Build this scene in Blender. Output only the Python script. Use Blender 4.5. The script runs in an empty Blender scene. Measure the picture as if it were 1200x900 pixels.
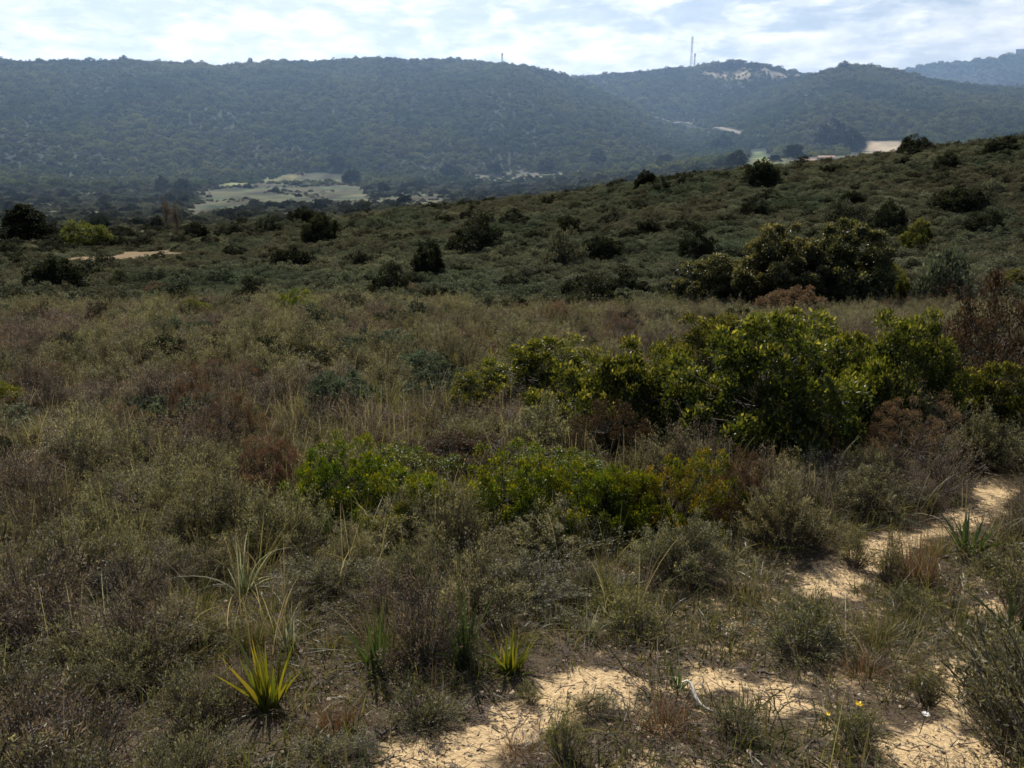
import bpy, math, random
import numpy as np
from mathutils import Vector
rng = np.random.default_rng(7)
random.seed(7)
sc = bpy.context.scene
COL = sc.collection
R = math.radians

# ------------------------------------------------------------------ camera
F = 933.0                      # focal length in photo pixels (1200 wide)
PITCH = R(15.0)
cp, sp = math.cos(PITCH), math.sin(PITCH)
cam = bpy.data.cameras.new("camera")
cam.sensor_width = 36.0
cam.lens = F / 1200 * 36
cam.clip_start = 0.05
cam.clip_end = 20000
camo = bpy.data.objects.new("camera", cam)
camo.location = (0, 0, 0)
camo.rotation_euler = (R(90) - PITCH, 0, 0)
COL.objects.link(camo)
sc.camera = camo


def pix(u, v):
    """photo pixel -> azimuth and slope (z over horizontal distance)"""
    u = np.asarray(u, float); v = np.asarray(v, float)
    Y = F * cp + (450 - v) * sp
    Z = -F * sp + (450 - v) * cp
    X = u - 600
    return np.arctan2(X, Y), Z / np.hypot(X, Y)


# ------------------------------------------------------------------ noise
def vnoise(x, y, seed=0):
    xi = np.floor(x).astype(np.int64); yi = np.floor(y).astype(np.int64)
    fx = x - xi; fy = y - yi
    fx = fx * fx * (3 - 2 * fx); fy = fy * fy * (3 - 2 * fy)

    def h(a, b):
        n = (a * 374761393 + b * 668265263 + seed * 974711) & 0xFFFFFFFF
        n = ((n ^ (n >> 13)) * 1274126177) & 0xFFFFFFFF
        return ((n ^ (n >> 16)) & 0xFFFF) / 65535.0
    return (h(xi, yi) * (1 - fx) + h(xi + 1, yi) * fx) * (1 - fy) + (h(xi, yi + 1) * (1 - fx) + h(xi + 1, yi + 1) * fx) * fy


def fbm(x, y, o=3, seed=0):
    s = 0; a = 1; t = 0
    for i in range(o):
        s = s + a * (vnoise(x, y, seed + i * 17) - .5); t += a; a *= .5; x = x * 2.03; y = y * 2.03
    return s / t * 2


# ------------------------------------------------------------------ terrain
TH = np.radians(np.concatenate([np.arange(-180, -44, 4.0), np.arange(-44, 44.01, 0.17), np.arange(48, 181, 4.0)]))
LR = np.concatenate([[math.log(.04)], np.arange(math.log(.3), math.log(14000), .0125)])
RR = np.exp(LR)


def crv(pts):
    p = np.array(pts, float)
    th, t = pix(p[:, 0], p[:, 1])
    o = np.argsort(th)
    return np.interp(TH, th[o], t[o])


one = np.ones_like(TH)
K = [(.04, one * -1.7), (1.0, one * -1.74), (2.2, one * -1.9), (5.4, one * -2.4), (10.6, one * -2.85), (18.5, one * -3.5)]
for r, pts in [
    (30, [(0, 376), (200, 370), (350, 364), (440, 365), (600, 376), (800, 380), (1200, 380)]),
    (40, [(0, 370), (200, 364), (400, 358), (600, 361), (1200, 353)]),
    (60, [(0, 335), (400, 320), (800, 312), (1200, 300)]),
    (95, [(0, 315), (240, 302), (400, 284), (620, 264), (870, 237), (1200, 212)]),
    (135, [(0, 304), (130, 301), (240, 289), (330, 269), (480, 249), (620, 236), (760, 217), (870, 203), (1000, 190), (1080, 180), (1200, 164), (1300, 154)]),
    (180, [(0, 299), (130, 297), (240, 289), (330, 276), (480, 264), (620, 252), (870, 226), (1200, 200)]),
    (260, [(0, 288), (200, 275), (400, 260), (620, 250), (870, 225), (1200, 205)]),
    (400, [(0, 246), (300, 236), (600, 230), (870, 199), (1200, 187)]),
    (560, [(0, 214), (300, 213), (600, 210), (760, 200), (870, 187), (1000, 182), (1200, 175)]),
    (900, [(0, 205), (600, 200), (800, 184), (1000, 172), (1200, 165)]),
    (14000, [(0, 186), (1200, 186)]),
]:
    K.append((r, crv(pts) * r))
kx = np.log([k[0] for k in K]); ky = np.stack([k[1] for k in K], 1)     # (nth,k)


def pchip(kx, ky, x):
    h = np.diff(kx); d = np.diff(ky, axis=1) / h
    m = np.zeros_like(ky)
    for i in range(1, len(kx) - 1):
        w1 = 2 * h[i] + h[i - 1]; w2 = h[i] + 2 * h[i - 1]
        a, b = d[:, i - 1], d[:, i]
        ok = a * b > 0
        m[:, i] = np.where(ok, (w1 + w2) / (w1 / np.where(ok, a, 1) + w2 / np.where(ok, b, 1)), 0)
    m[:, -1] = d[:, -1]
    out = np.empty((ky.shape[0], len(x)))
    idx = np.clip(np.searchsorted(kx, x) - 1, 0, len(kx) - 2)
    for j, (i, xx) in enumerate(zip(idx, x)):
        t = (xx - kx[i]) / h[i]
        out[:, j] = (ky[:, i] * (1 + 2 * t) * (1 - t) ** 2 + m[:, i] * h[i] * t * (1 - t) ** 2
                     + ky[:, i + 1] * t * t * (3 - 2 * t) + m[:, i + 1] * h[i] * t * t * (t - 1))
    return out


ZT = pchip(kx, ky, LR)
GX = np.sin(TH)[:, None] * RR[None]; GY = np.cos(TH)[:, None] * RR[None]


def hill(crest, rc, rf, pw, back=.22):
    """a hill body: crest line seen at the given photo points, standing rc metres away, foot at rf"""
    tc = crv(crest)
    # low frequency wobble of the distance so that the flank folds into gullies
    wob = 1 + .05 * fbm(TH * 14, TH * 0 + rc * .01, 2, 5)
    rcw = rc * wob
    zc = tc * rcw
    zf = np.array([np.interp(math.log(rf), LR, z) for z in ZT0]) - 6
    rr = RR[None]
    zc = np.maximum(zc, zf - 15)
    s = np.clip((rcw[:, None] - rr) / (rcw[:, None] - rf), 0, 3)
    low = np.clip((.9 * rf - rr) / (.2 * rf), 0, 1) * 400
    front = zc[:, None] - (zc - zf)[:, None] * s ** pw
    bk = zc[:, None] - back * np.maximum(rr - rcw[:, None], 0) - 0 * rr
    return np.where(rr < rcw[:, None], front, bk) - low


ZT0 = ZT.copy()


def smax(a, b, k):
    d = np.clip(.5 + .5 * (a - b) / k, 0, 1)
    return b * (1 - d) + a * d + k * d * (1 - d)


A = hill([(-150, 66), (0, 69), (80, 70), (160, 75), (260, 77), (350, 74), (440, 71), (520, 72), (560, 75), (620, 81), (650, 87), (690, 100), (730, 119), (770, 141), (830, 166), (900, 192), (1000, 230), (1300, 300)], 930, 560, 1.05)
B = hill([(-200, 150), (560, 120), (620, 98), (650, 92), (680, 91), (730, 88), (780, 83), (815, 82), (830, 78), (880, 79), (905, 84), (930, 84), (990, 88), (1050, 94), (1200, 104), (1400, 115)], 1100, 780, 1.0, .15)
B2 = hill([(400, 230), (700, 196), (740, 176), (790, 152), (850, 130), (900, 107), (940, 94), (975, 83), (1000, 81), (1050, 88), (1090, 94), (1150, 102), (1200, 107), (1300, 116)], 960, 640, 1.0)
Cc = hill([(-200, 150), (800, 125), (900, 112), (1000, 94), (1060, 81), (1100, 74), (1150, 67), (1200, 62), (1300, 57), (1500, 70)], 1700, 1250, 1.0, .1)
front = (np.abs(TH) < R(75))[:, None]
for H in (A, B, B2, Cc):
    ZT = np.where(front, smax(H, ZT, 9.0), ZT)
# relief
ZT = ZT + 9.0 * fbm(GX / 150 + .6 * GY / 150, GY / 260, 2, 41) * np.clip((RR - 600) / 120, 0, 1) * (1 - .85 * np.clip(1 - abs(RR - 930) / 110, 0, 1))
ZT = ZT + .05 * fbm(GX * 1.3, GY * 1.3, 3, 1) * np.clip((RR - .8) / 2, 0, 1) * np.clip(2 - RR / 40, 0, 1)
ZT = ZT + .5 * fbm(GX / 9, GY / 9, 3, 2) * np.clip((RR - 32) / 30, 0, 1) * np.clip(2 - RR / 300, 0, 1)
ZT = ZT + 3.5 * fbm(GX / 90, GY / 90, 4, 3) * np.clip((RR - 560) / 200, 0, 1) * (1 - .6 * np.clip(1 - abs(RR - 930) / 90, 0, 1))


def polar(x, y):
    th = np.arctan2(x, y); lr = np.log(np.maximum(np.hypot(x, y), .05))
    i = np.clip(np.searchsorted(TH, th) - 1, 0, len(TH) - 2)
    j = np.clip(np.searchsorted(LR, lr) - 1, 0, len(LR) - 2)
    return i, j, (th - TH[i]) / (TH[i + 1] - TH[i]), (lr - LR[j]) / (LR[j + 1] - LR[j])


def zt(x, y):
    x = np.asarray(x, float); y = np.asarray(y, float)
    i, j, a, b = polar(x, y)
    return (ZT[i, j] * (1 - a) + ZT[i + 1, j] * a) * (1 - b) + (ZT[i, j + 1] * (1 - a) + ZT[i + 1, j + 1] * a) * b


MARCH = np.exp(np.arange(math.log(.9), math.log(6000), .002))


def at(u, v, rmin=0):
    """where the sight line through a photo pixel first meets the terrain"""
    th, t = pix(u, v)
    x = math.sin(th) * MARCH; y = math.cos(th) * MARCH
    below = (zt(x, y) >= t * MARCH) & (MARCH > rmin)
    k = int(np.argmax(below)) if below.any() else int(np.argmin(np.where(MARCH > max(rmin, 100), t * MARCH - zt(x, y), 1e9)))
    return np.array([x[k], y[k], float(zt(x[k], y[k]))]), MARCH[k]


def scale_at(u, v, r):
    """metres per photo pixel for something standing at horizontal distance r on that pixel"""
    Y = F * cp + (450 - v) * sp
    return r / math.hypot(u - 600, Y) if True else 0


def poly_world(pts, rmin=0):
    return np.array([at(u, v, rmin)[0][:2] for u, v in pts])


def poly_sd(P, x, y):
    """signed distance to a polygon, positive inside"""
    x = np.asarray(x, float); y = np.asarray(y, float)
    ins = np.zeros(x.shape, bool); d = np.full(x.shape, 1e18)
    n = len(P)
    for k in range(n):
        ax, ay = P[k]; bx, by = P[(k + 1) % n]
        c = ((ay > y) != (by > y)) & (x < (bx - ax) * (y - ay) / ((by - ay) if by != ay else 1e-9) + ax)
        ins ^= c
        ex, ey = bx - ax, by - ay
        t = np.clip(((x - ax) * ex + (y - ay) * ey) / (ex * ex + ey * ey + 1e-12), 0, 1)
        d = np.minimum(d, (x - ax - t * ex) ** 2 + (y - ay - t * ey) ** 2)
    return np.where(ins, 1, -1) * np.sqrt(d)


SAND = [poly_world(p) for p in [
    [(425, 912), (462, 872), (545, 856), (612, 815), (668, 778), (722, 788), (762, 796), (742, 828), (676, 848), (634, 862), (600, 880), (560, 912)],
    [(786, 800), (820, 782), (862, 786), (880, 806), (822, 816)],
    [(862, 812), (900, 798), (945, 804), (962, 832), (905, 842)],
    [(1022, 872), (1060, 850), (1108, 842), (1140, 866), (1190, 886), (1190, 912), (1070, 912)],
    [(1098, 770), (1128, 772), (1142, 800), (1140, 846), (1105, 846)],
    [(932, 696), (950, 664), (1006, 638), (1060, 620), (1092, 630), (1050, 660), (1002, 692), (962, 706)],
    [(1082, 624), (1102, 604), (1135, 590), (1180, 582), (1186, 604), (1130, 620), (1096, 634)],
    [(1136, 572), (1176, 546), (1220, 534), (1220, 566), (1186, 584), (1150, 592)],
    [(1130, 716), (1160, 700), (1180, 706), (1166, 722)],
]]
FARP = {
    'meadow': [poly_world(p, 150) for p in [
        [(225, 248), (248, 226), (262, 215), (330, 208), (350, 203), (400, 204), (435, 214), (420, 224), (440, 240), (360, 240), (300, 238), (262, 250)],
        [(450, 232), (478, 224), (512, 228), (520, 236), (492, 243), (460, 240)],
        [(880, 196), (884, 178), (897, 177), (900, 184), (928, 188), (930, 194), (905, 197)]]],
    'sandy_clearing': [poly_world(p, 150) for p in [
        [(1004, 184), (1014, 177), (1019, 167), (1056, 166), (1058, 176), (1040, 183)]]],
    'quarry_clearing': [poly_world(p, 150) for p in [
        [(815, 86), (835, 84), (905, 84), (942, 83), (938, 90), (918, 93), (870, 95), (845, 92)]]],
}
WARM = [poly_world(p, 60) for p in [[(20, 309), (80, 302), (150, 294), (215, 294), (228, 301), (170, 309), (90, 312)]]]
PALE = [poly_world(p, 150) for p in [
    [(0, 247), (40, 240), (150, 238), (230, 240), (225, 246), (120, 246), (40, 250)],
    [(520, 206), (620, 200), (760, 198), (840, 200), (800, 212), (650, 216), (560, 216)],
    [(900, 196), (930, 186), (1000, 184), (990, 192), (940, 196)]]]


STRIP = [poly_world(p, 150) for p in [[(258, 217), (270, 211), (335, 205), (352, 205), (350, 209), (300, 214), (270, 219)], [(880, 196), (884, 178), (896, 177), (900, 186), (926, 190), (905, 196)]]]
CLEAR = [poly_world(p, 230) for p in [[(868, 205), (876, 174), (900, 174), (936, 186), (990, 182), (1000, 165), (1062, 163), (1064, 186), (1000, 196), (940, 202)]]]


def cover(P, x, y, w):
    s = np.zeros(np.shape(x))
    for p in P:
        s = np.maximum(s, np.clip(.5 + poly_sd(p, x, y) / w, 0, 1))
    return s


def far_cover(x, y):
    s = np.zeros(np.shape(x))
    for k, P in FARP.items():
        s = np.maximum(s, cover(P, x, y, 14.0))
    return s


# ------------------------------------------------------------------ materials
def nodes(name):
    m = bpy.data.materials.new(name); m.use_nodes = True
    nt = m.node_tree; nt.nodes.clear()
    return m, nt, nt.nodes, nt.links


def ramp(nd, cols, pos=None):
    r = nd.new('ShaderNodeValToRGB')
    e = r.color_ramp.elements
    n = len(cols)
    while len(e) < n: e.new(.5)
    for i, c in enumerate(cols):
        e[i].position = pos[i] if pos else i / max(1, n - 1)
        e[i].color = (*c, 1)
    return r


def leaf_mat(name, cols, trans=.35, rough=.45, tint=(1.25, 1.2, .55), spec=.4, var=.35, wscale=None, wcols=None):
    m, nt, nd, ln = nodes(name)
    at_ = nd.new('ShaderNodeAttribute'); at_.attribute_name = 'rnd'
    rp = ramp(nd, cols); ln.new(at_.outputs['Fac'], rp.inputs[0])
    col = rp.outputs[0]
    if wcols:
        geo = nd.new('ShaderNodeNewGeometry')
        nz = nd.new('ShaderNodeTexNoise'); nz.inputs['Scale'].default_value = wscale; nz.inputs['Detail'].default_value = 3
        ln.new(geo.outputs['Position'], nz.inputs['Vector'])
        r2 = ramp(nd, wcols, [.38, .62] if len(wcols) == 2 else None); ln.new(nz.outputs['Fac'], r2.inputs[0])
        mx = nd.new('ShaderNodeMix'); mx.data_type = 'RGBA'; mx.blend_type = 'MULTIPLY'; mx.inputs[0].default_value = 1
        ln.new(col, mx.inputs[6]); ln.new(r2.outputs[0], mx.inputs[7]); col = mx.outputs[2]
    oi = nd.new('ShaderNodeObjectInfo')
    mr = nd.new('ShaderNodeMapRange'); mr.inputs[3].default_value = 1 - var; mr.inputs[4].default_value = 1 + var
    ln.new(oi.outputs['Random'], mr.inputs[0])
    hs = nd.new('ShaderNodeHueSaturation')
    ln.new(mr.outputs[0], hs.inputs['Value']); ln.new(col, hs.inputs['Color'])
    mh = nd.new('ShaderNodeMapRange'); mh.inputs[3].default_value = .485; mh.inputs[4].default_value = .515
    mm = nd.new('ShaderNodeMath'); mm.operation = 'FRACT'
    m7 = nd.new('ShaderNodeMath'); m7.operation = 'MULTIPLY'; m7.inputs[1].default_value = 7.31
    ln.new(oi.outputs['Random'], m7.inputs[0]); ln.new(m7.outputs[0], mm.inputs[0]); ln.new(mm.outputs[0], mh.inputs[0])
    ln.new(mh.outputs[0], hs.inputs['Hue'])
    p = nd.new('ShaderNodeBsdfPrincipled'); p.inputs['Roughness'].default_value = rough
    p.inputs['Specular IOR Level'].default_value = spec
    ln.new(hs.outputs[0], p.inputs['Base Color'])
    out = nd.new('ShaderNodeOutputMaterial')
    if trans > 0:
        t = nd.new('ShaderNodeBsdfTranslucent')
        mt = nd.new('ShaderNodeMix'); mt.data_type = 'RGBA'; mt.blend_type = 'MULTIPLY'; mt.inputs[0].default_value = 1
        mt.inputs[7].default_value = (*tint, 1)
        ln.new(hs.outputs[0], mt.inputs[6]); ln.new(mt.outputs[2], t.inputs[0])
        ms = nd.new('ShaderNodeMixShader'); ms.inputs[0].default_value = trans
        ln.new(p.outputs[0], ms.inputs[1]); ln.new(t.outputs[0], ms.inputs[2]); ln.new(ms.outputs[0], out.inputs[0])
    else:
        ln.new(p.outputs[0], out.inputs[0])
    return m


def plain_mat(name, c1, c2, scale=5, rough=.8, metal=0):
    m, nt, nd, ln = nodes(name)
    tc = nd.new('ShaderNodeTexCoord')
    nz = nd.new('ShaderNodeTexNoise'); nz.inputs['Scale'].default_value = scale; nz.inputs['Detail'].default_value = 5
    ln.new(tc.outputs['Object'], nz.inputs['Vector'])
    rp = ramp(nd, [c1, c2], [.35, .65]); ln.new(nz.outputs['Fac'], rp.inputs[0])
    p = nd.new('ShaderNodeBsdfPrincipled'); p.inputs['Roughness'].default_value = rough; p.inputs['Metallic'].default_value = metal
    ln.new(rp.outputs[0], p.inputs['Base Color'])
    out = nd.new('ShaderNodeOutputMaterial'); ln.new(p.outputs[0], out.inputs[0])
    return m


M = {}
M['twig'] = plain_mat('twig', (.05, .04, .032), (.12, .095, .075), 30)
M['bark'] = plain_mat('bark', (.035, .028, .022), (.09, .07, .055), 12)
M['pale_wood'] = plain_mat('pale_wood', (.5, .46, .4), (.72, .68, .6), 40)
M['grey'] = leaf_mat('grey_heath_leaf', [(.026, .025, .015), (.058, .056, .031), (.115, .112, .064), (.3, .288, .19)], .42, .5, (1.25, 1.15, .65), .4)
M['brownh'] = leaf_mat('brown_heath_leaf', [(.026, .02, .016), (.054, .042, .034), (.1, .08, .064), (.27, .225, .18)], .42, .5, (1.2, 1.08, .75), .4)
M['grass'] = leaf_mat('grass_blade', [(.028, .036, .014), (.055, .065, .024), (.1, .103, .045), (.38, .35, .23)], .48, .42, (1.3, 1.2, .55), .35)
M['straw'] = leaf_mat('straw_blade', [(.07, .056, .036), (.12, .098, .062), (.19, .158, .105), (.46, .4, .29)], .4, .42, (1.15, 1.05, .7))
M['rust'] = leaf_mat('rust_blade', [(.06, .038, .024), (.11, .07, .044), (.17, .11, .068), (.28, .2, .12)], .35, .5, (1.2, .95, .6))
M['strapd'] = leaf_mat('dark_strap_leaf', [(.035, .06, .025), (.055, .09, .035), (.085, .115, .05)], .3, .3, (1.3, 1.3, .5), .6)
M['strapy'] = leaf_mat('yellow_strap_leaf', [(.03, .048, .012), (.075, .098, .017), (.175, .168, .026), (.3, .235, .045)], .4, .36, (1.3, 1.2, .4), .45)
M['strapp'] = leaf_mat('pale_strap_leaf', [(.07, .09, .045), (.14, .155, .09), (.5, .48, .38)], .5, .5, (1.1, 1.1, .85), .3)  # palest stop is the shine of sunlit blades, put into the colour
M['lent'] = leaf_mat('lentisk_leaf', [(.012, .02, .005), (.03, .043, .009), (.074, .084, .022), (.26, .245, .085)], .5, .4, (1.6, 1.42, .48), .4, .12)  # last stop brightened as painted sunlight on the bush tops
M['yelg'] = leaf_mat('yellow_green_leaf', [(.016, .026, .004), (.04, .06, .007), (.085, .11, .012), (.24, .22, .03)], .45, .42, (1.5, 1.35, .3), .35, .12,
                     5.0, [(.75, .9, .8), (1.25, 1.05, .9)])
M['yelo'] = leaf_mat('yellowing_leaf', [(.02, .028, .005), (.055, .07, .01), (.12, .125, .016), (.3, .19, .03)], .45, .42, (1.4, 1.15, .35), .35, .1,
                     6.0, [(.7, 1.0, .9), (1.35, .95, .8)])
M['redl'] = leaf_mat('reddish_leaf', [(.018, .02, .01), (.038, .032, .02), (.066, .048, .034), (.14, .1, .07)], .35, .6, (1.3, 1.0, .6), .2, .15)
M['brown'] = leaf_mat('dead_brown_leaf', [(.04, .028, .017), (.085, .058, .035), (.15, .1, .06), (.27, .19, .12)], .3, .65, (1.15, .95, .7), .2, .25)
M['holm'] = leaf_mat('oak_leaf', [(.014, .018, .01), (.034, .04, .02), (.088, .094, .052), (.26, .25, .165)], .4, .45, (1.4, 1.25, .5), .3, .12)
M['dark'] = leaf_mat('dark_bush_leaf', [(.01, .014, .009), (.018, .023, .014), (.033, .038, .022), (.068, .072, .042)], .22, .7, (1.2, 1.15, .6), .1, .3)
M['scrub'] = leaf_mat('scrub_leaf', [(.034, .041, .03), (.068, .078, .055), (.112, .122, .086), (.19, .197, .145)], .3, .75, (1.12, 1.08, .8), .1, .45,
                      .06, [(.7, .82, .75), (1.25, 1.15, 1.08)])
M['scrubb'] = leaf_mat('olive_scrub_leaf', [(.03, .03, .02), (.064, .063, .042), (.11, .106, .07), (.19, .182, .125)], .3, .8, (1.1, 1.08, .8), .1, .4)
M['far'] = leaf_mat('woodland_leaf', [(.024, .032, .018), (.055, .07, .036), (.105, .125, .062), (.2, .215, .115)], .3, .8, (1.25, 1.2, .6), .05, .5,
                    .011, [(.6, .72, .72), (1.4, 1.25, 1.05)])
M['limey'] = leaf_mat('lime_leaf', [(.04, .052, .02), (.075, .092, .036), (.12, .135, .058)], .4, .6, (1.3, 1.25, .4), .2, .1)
M['petal'] = plain_mat('yellow_petal', (.75, .5, .02), (.85, .62, .03), 20, .6)
M['white'] = plain_mat('white_petal', (.72, .7, .68), (.82, .8, .78), 20, .6)
M['wall'] = plain_mat('white_render', (.6, .58, .54), (.74, .72, .68), 1.5)
M['tile'] = plain_mat('roof_tile', (.22, .13, .09), (.32, .2, .14), 3)
M['conc'] = plain_mat('concrete', (.33, .32, .3), (.45, .44, .42), 1)
M['steel'] = plain_mat('galvanised_steel', (.28, .29, .3), (.4, .41, .42), 2, .5, .5)
M['glass'] = plain_mat('window_glass', (.02, .025, .03), (.04, .045, .05), 2, .1)
M['wood'] = plain_mat('door_wood', (.12, .07, .04), (.18, .11, .07), 4)
M['flint'] = plain_mat('stone', (.2, .15, .1), (.42, .33, .23), 8, .85)


# ground material: vertex colour for the large fields, procedural grain on top
def ground_mat():
    m, nt, nd, ln = nodes('soil')
    a = nd.new('ShaderNodeAttribute'); a.attribute_name = 'col'
    s = nd.new('ShaderNodeAttribute'); s.attribute_name = 'sand'
    geo = nd.new('ShaderNodeNewGeometry')

    def noise(sc_, det=6, rough=.6):
        n = nd.new('ShaderNodeTexNoise'); n.inputs['Scale'].default_value = sc_; n.inputs['Detail'].default_value = det
        n.inputs['Roughness'].default_value = rough
        ln.new(geo.outputs['Position'], n.inputs['Vector']); return n
    n1 = noise(7, 7, .7); n2 = noise(45, 5, .7); n3 = noise(1.2, 4); n4 = noise(.05, 8, .65); n5 = noise(160, 3, .7)
    # ragged edge of the sand
    ad = nd.new('ShaderNodeMath'); ad.operation = 'MULTIPLY_ADD'; ad.inputs[1].default_value = 1.7; ad.inputs[2].default_value = -.88
    ln.new(n1.outputs['Fac'], ad.inputs[0])
    ad2 = nd.new('ShaderNodeMath'); ad2.operation = 'ADD'; ln.new(ad.outputs[0], ad2.inputs[0]); ln.new(s.outputs['Fac'], ad2.inputs[1])
    mk = nd.new('ShaderNodeMapRange'); mk.inputs[1].default_value = .38; mk.inputs[2].default_value = .62
    ln.new(ad2.outputs[0], mk.inputs[0])
    sandc = ramp(nd, [(.33, .23, .125), (.54, .395, .22), (.67, .52, .32)], [.3, .5, .72]); ln.new(n2.outputs['Fac'], sandc.inputs[0])
    lit = ramp(nd, [(.03, .022, .014), (.075, .056, .038), (.15, .115, .078)], [.32, .5, .72]); ln.new(n5.outputs['Fac'], lit.inputs[0])
    # dark specks of litter on the sand
    spk = nd.new('ShaderNodeMapRange'); spk.inputs[1].default_value = .58; spk.inputs[2].default_value = .68
    spk.inputs[3].default_value = 0; spk.inputs[4].default_value = .75
    ln.new(n5.outputs['Fac'], spk.inputs[0])
    spm = nd.new('ShaderNodeMath'); spm.operation = 'MULTIPLY'
    sp3 = nd.new('ShaderNodeMapRange'); sp3.inputs[1].default_value = .4; sp3.inputs[2].default_value = .6
    ln.new(n3.outputs['Fac'], sp3.inputs[0]); ln.new(spk.outputs[0], spm.inputs[0]); ln.new(sp3.outputs[0], spm.inputs[1])

    def mix(f, a_, b_, bt='MIX'):
        x = nd.new('ShaderNodeMix'); x.data_type = 'RGBA'; x.blend_type = bt
        if isinstance(f, float): x.inputs[0].default_value = f
        else: ln.new(f, x.inputs[0])
        ln.new(a_, x.inputs[6]); ln.new(b_, x.inputs[7]); return x.outputs[2]
    sand2 = mix(spm.outputs[0], sandc.outputs[0], lit.outputs[0])
    farv = ramp(nd, [(.55, .55, .55), (1.4, 1.4, 1.4)], [.3, .7]); ln.new(n4.outputs['Fac'], farv.inputs[0])
    farc = mix(1.0, a.outputs['Color'], farv.outputs[0], 'MULTIPLY')
    # alpha of col = 1 near the camera (litter soil), 0 far away (painted land cover)
    base = mix(a.outputs['Alpha'], farc, lit.outputs[0])
    c = mix(mk.outputs[0], base, sand2)
    p = nd.new('ShaderNodeBsdfPrincipled'); p.inputs['Roughness'].default_value = .95; p.inputs['Specular IOR Level'].default_value = .1
    ln.new(c, p.inputs['Base Color'])
    sm = nd.new('ShaderNodeMath'); sm.operation = 'MULTIPLY_ADD'; sm.inputs[1].default_value = 2.5
    ln.new(n1.outputs['Fac'], sm.inputs[0]); ln.new(n2.outputs['Fac'], sm.inputs[2])
    b = nd.new('ShaderNodeBump'); b.inputs['Strength'].default_value = .7; b.inputs['Distance'].default_value = .035
    ln.new(sm.outputs[0], b.inputs['Height']); ln.new(b.outputs[0], p.inputs['Normal'])
    out = nd.new('ShaderNodeOutputMaterial'); ln.new(p.outputs[0], out.inputs[0])
    return m


M['soil'] = ground_mat()


# ------------------------------------------------------------------ mesh building
class MB:
    def __init__(s): s.v = []; s.f = []; s.m = []; s.r = []; s.n = 0

    def add(s, V, Fq, mat=0, rnd=None):
        V = np.asarray(V, float).reshape(-1, 3); Fq = np.asarray(Fq, int)
        s.v.append(V); s.f.append(Fq + s.n); s.m.append(np.full(len(Fq), mat, int))
        s.r.append(np.full(len(V), .5) if rnd is None else np.asarray(rnd, float)); s.n += len(V)

    def mesh(s, name, mats, smooth=False):
        V = np.concatenate(s.v)
        me = bpy.data.meshes.new(name)
        me.vertices.add(len(V)); me.vertices.foreach_set('co', V.astype(np.float32).ravel())
        idx = np.concatenate([f.ravel() for f in s.f]); tot = np.concatenate([np.full(len(f), f.shape[1], int) for f in s.f])
        st = np.concatenate([[0], np.cumsum(tot)[:-1]])
        me.loops.add(len(idx)); me.loops.foreach_set('vertex_index', idx.astype(np.int32))
        me.polygons.add(len(tot)); me.polygons.foreach_set('loop_start', st.astype(np.int32))
        me.polygons.foreach_set('loop_total', tot.astype(np.int32))
        me.polygons.foreach_set('material_index', np.concatenate(s.m).astype(np.int32))
        me.polygons.foreach_set('use_smooth', np.full(len(tot), smooth))
        a = me.attributes.new('rnd', 'FLOAT', 'POINT'); a.data.foreach_set('value', np.concatenate(s.r).astype(np.float32))
        for m in mats: me.materials.append(m)
        me.update(calc_edges=True)
        return me

    def box(s, c, d, mat=0):
        c = np.array(c, float); d = np.array(d, float) / 2
        V = [c + d * np.array(k) for k in [(-1, -1, -1), (1, -1, -1), (1, 1, -1), (-1, 1, -1), (-1, -1, 1), (1, -1, 1), (1, 1, 1), (-1, 1, 1)]]
        s.add(V, [(0, 3, 2, 1), (4, 5, 6, 7), (0, 1, 5, 4), (1, 2, 6, 5), (2, 3, 7, 6), (3, 0, 4, 7)], mat)


def nrm(a): return a / np.maximum(np.linalg.norm(a, axis=-1, keepdims=True), 1e-9)


def leaves(mb, P, D, L, W, mat=0, rnd=None, g=rng):
    n = len(P)
    D = nrm(D); Nn = g.normal(size=(n, 3)); S = nrm(np.cross(D, Nn)); Nn = np.cross(S, D)
    L = np.broadcast_to(L, n)[:, None]; W = np.broadcast_to(W, n)[:, None]
    V = np.stack([P, P + D * L * .45 + S * W * .5 + Nn * W * .12, P + D * L, P + D * L * .45 - S * W * .5 + Nn * W * .12], 1)
    if rnd is None: rnd = g.random(n)
    mb.add(V.reshape(-1, 3), np.arange(4 * n).reshape(n, 4), mat, np.repeat(rnd, 4))


def blades(mb, P, D, bend, L, W, nseg=4, mat=0, rnd=None, tipr=.0, g=rng, pw=1.6):
    n = len(P); D = nrm(D)
    L = np.broadcast_to(L, n)[:, None]; W = np.broadcast_to(W, n)[:, None]
    S = nrm(np.cross(D, g.normal(size=(n, 3)) * .6 + np.array([0, 0, .0]) + nrm(np.cross(D, np.array([.01, .02, 1.])))[:, [1, 0, 2]]))
    S = nrm(np.cross(D, np.cross(S, D)))
    rows = []
    for k in range(nseg + 1):
        t = k / nseg
        c = P + D * L * t + bend * L * t * t
        w = W * (1 - t ** pw) * .5 + W * .03
        rows += [c - S * w, c + S * w]
    V = np.stack(rows, 1)
    q = []
    for k in range(nseg):
        q.append([2 * k, 2 * k + 1, 2 * k + 3, 2 * k + 2])
    q = np.array(q)
    Fq = (q[None] + (np.arange(n) * (2 * nseg + 2))[:, None, None]).reshape(-1, 4)
    if rnd is None: rnd = g.random(n)
    rr = np.repeat(rnd[:, None], 2 * nseg + 2, 1)
    if tipr: rr = np.clip(rr + np.repeat(np.linspace(0, tipr, nseg + 1), 2)[None], 0, 1)  # paler tips: highlights on the blade ends painted into the colour
    mb.add(V.reshape(-1, 3), Fq, mat, rr.ravel())


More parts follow.
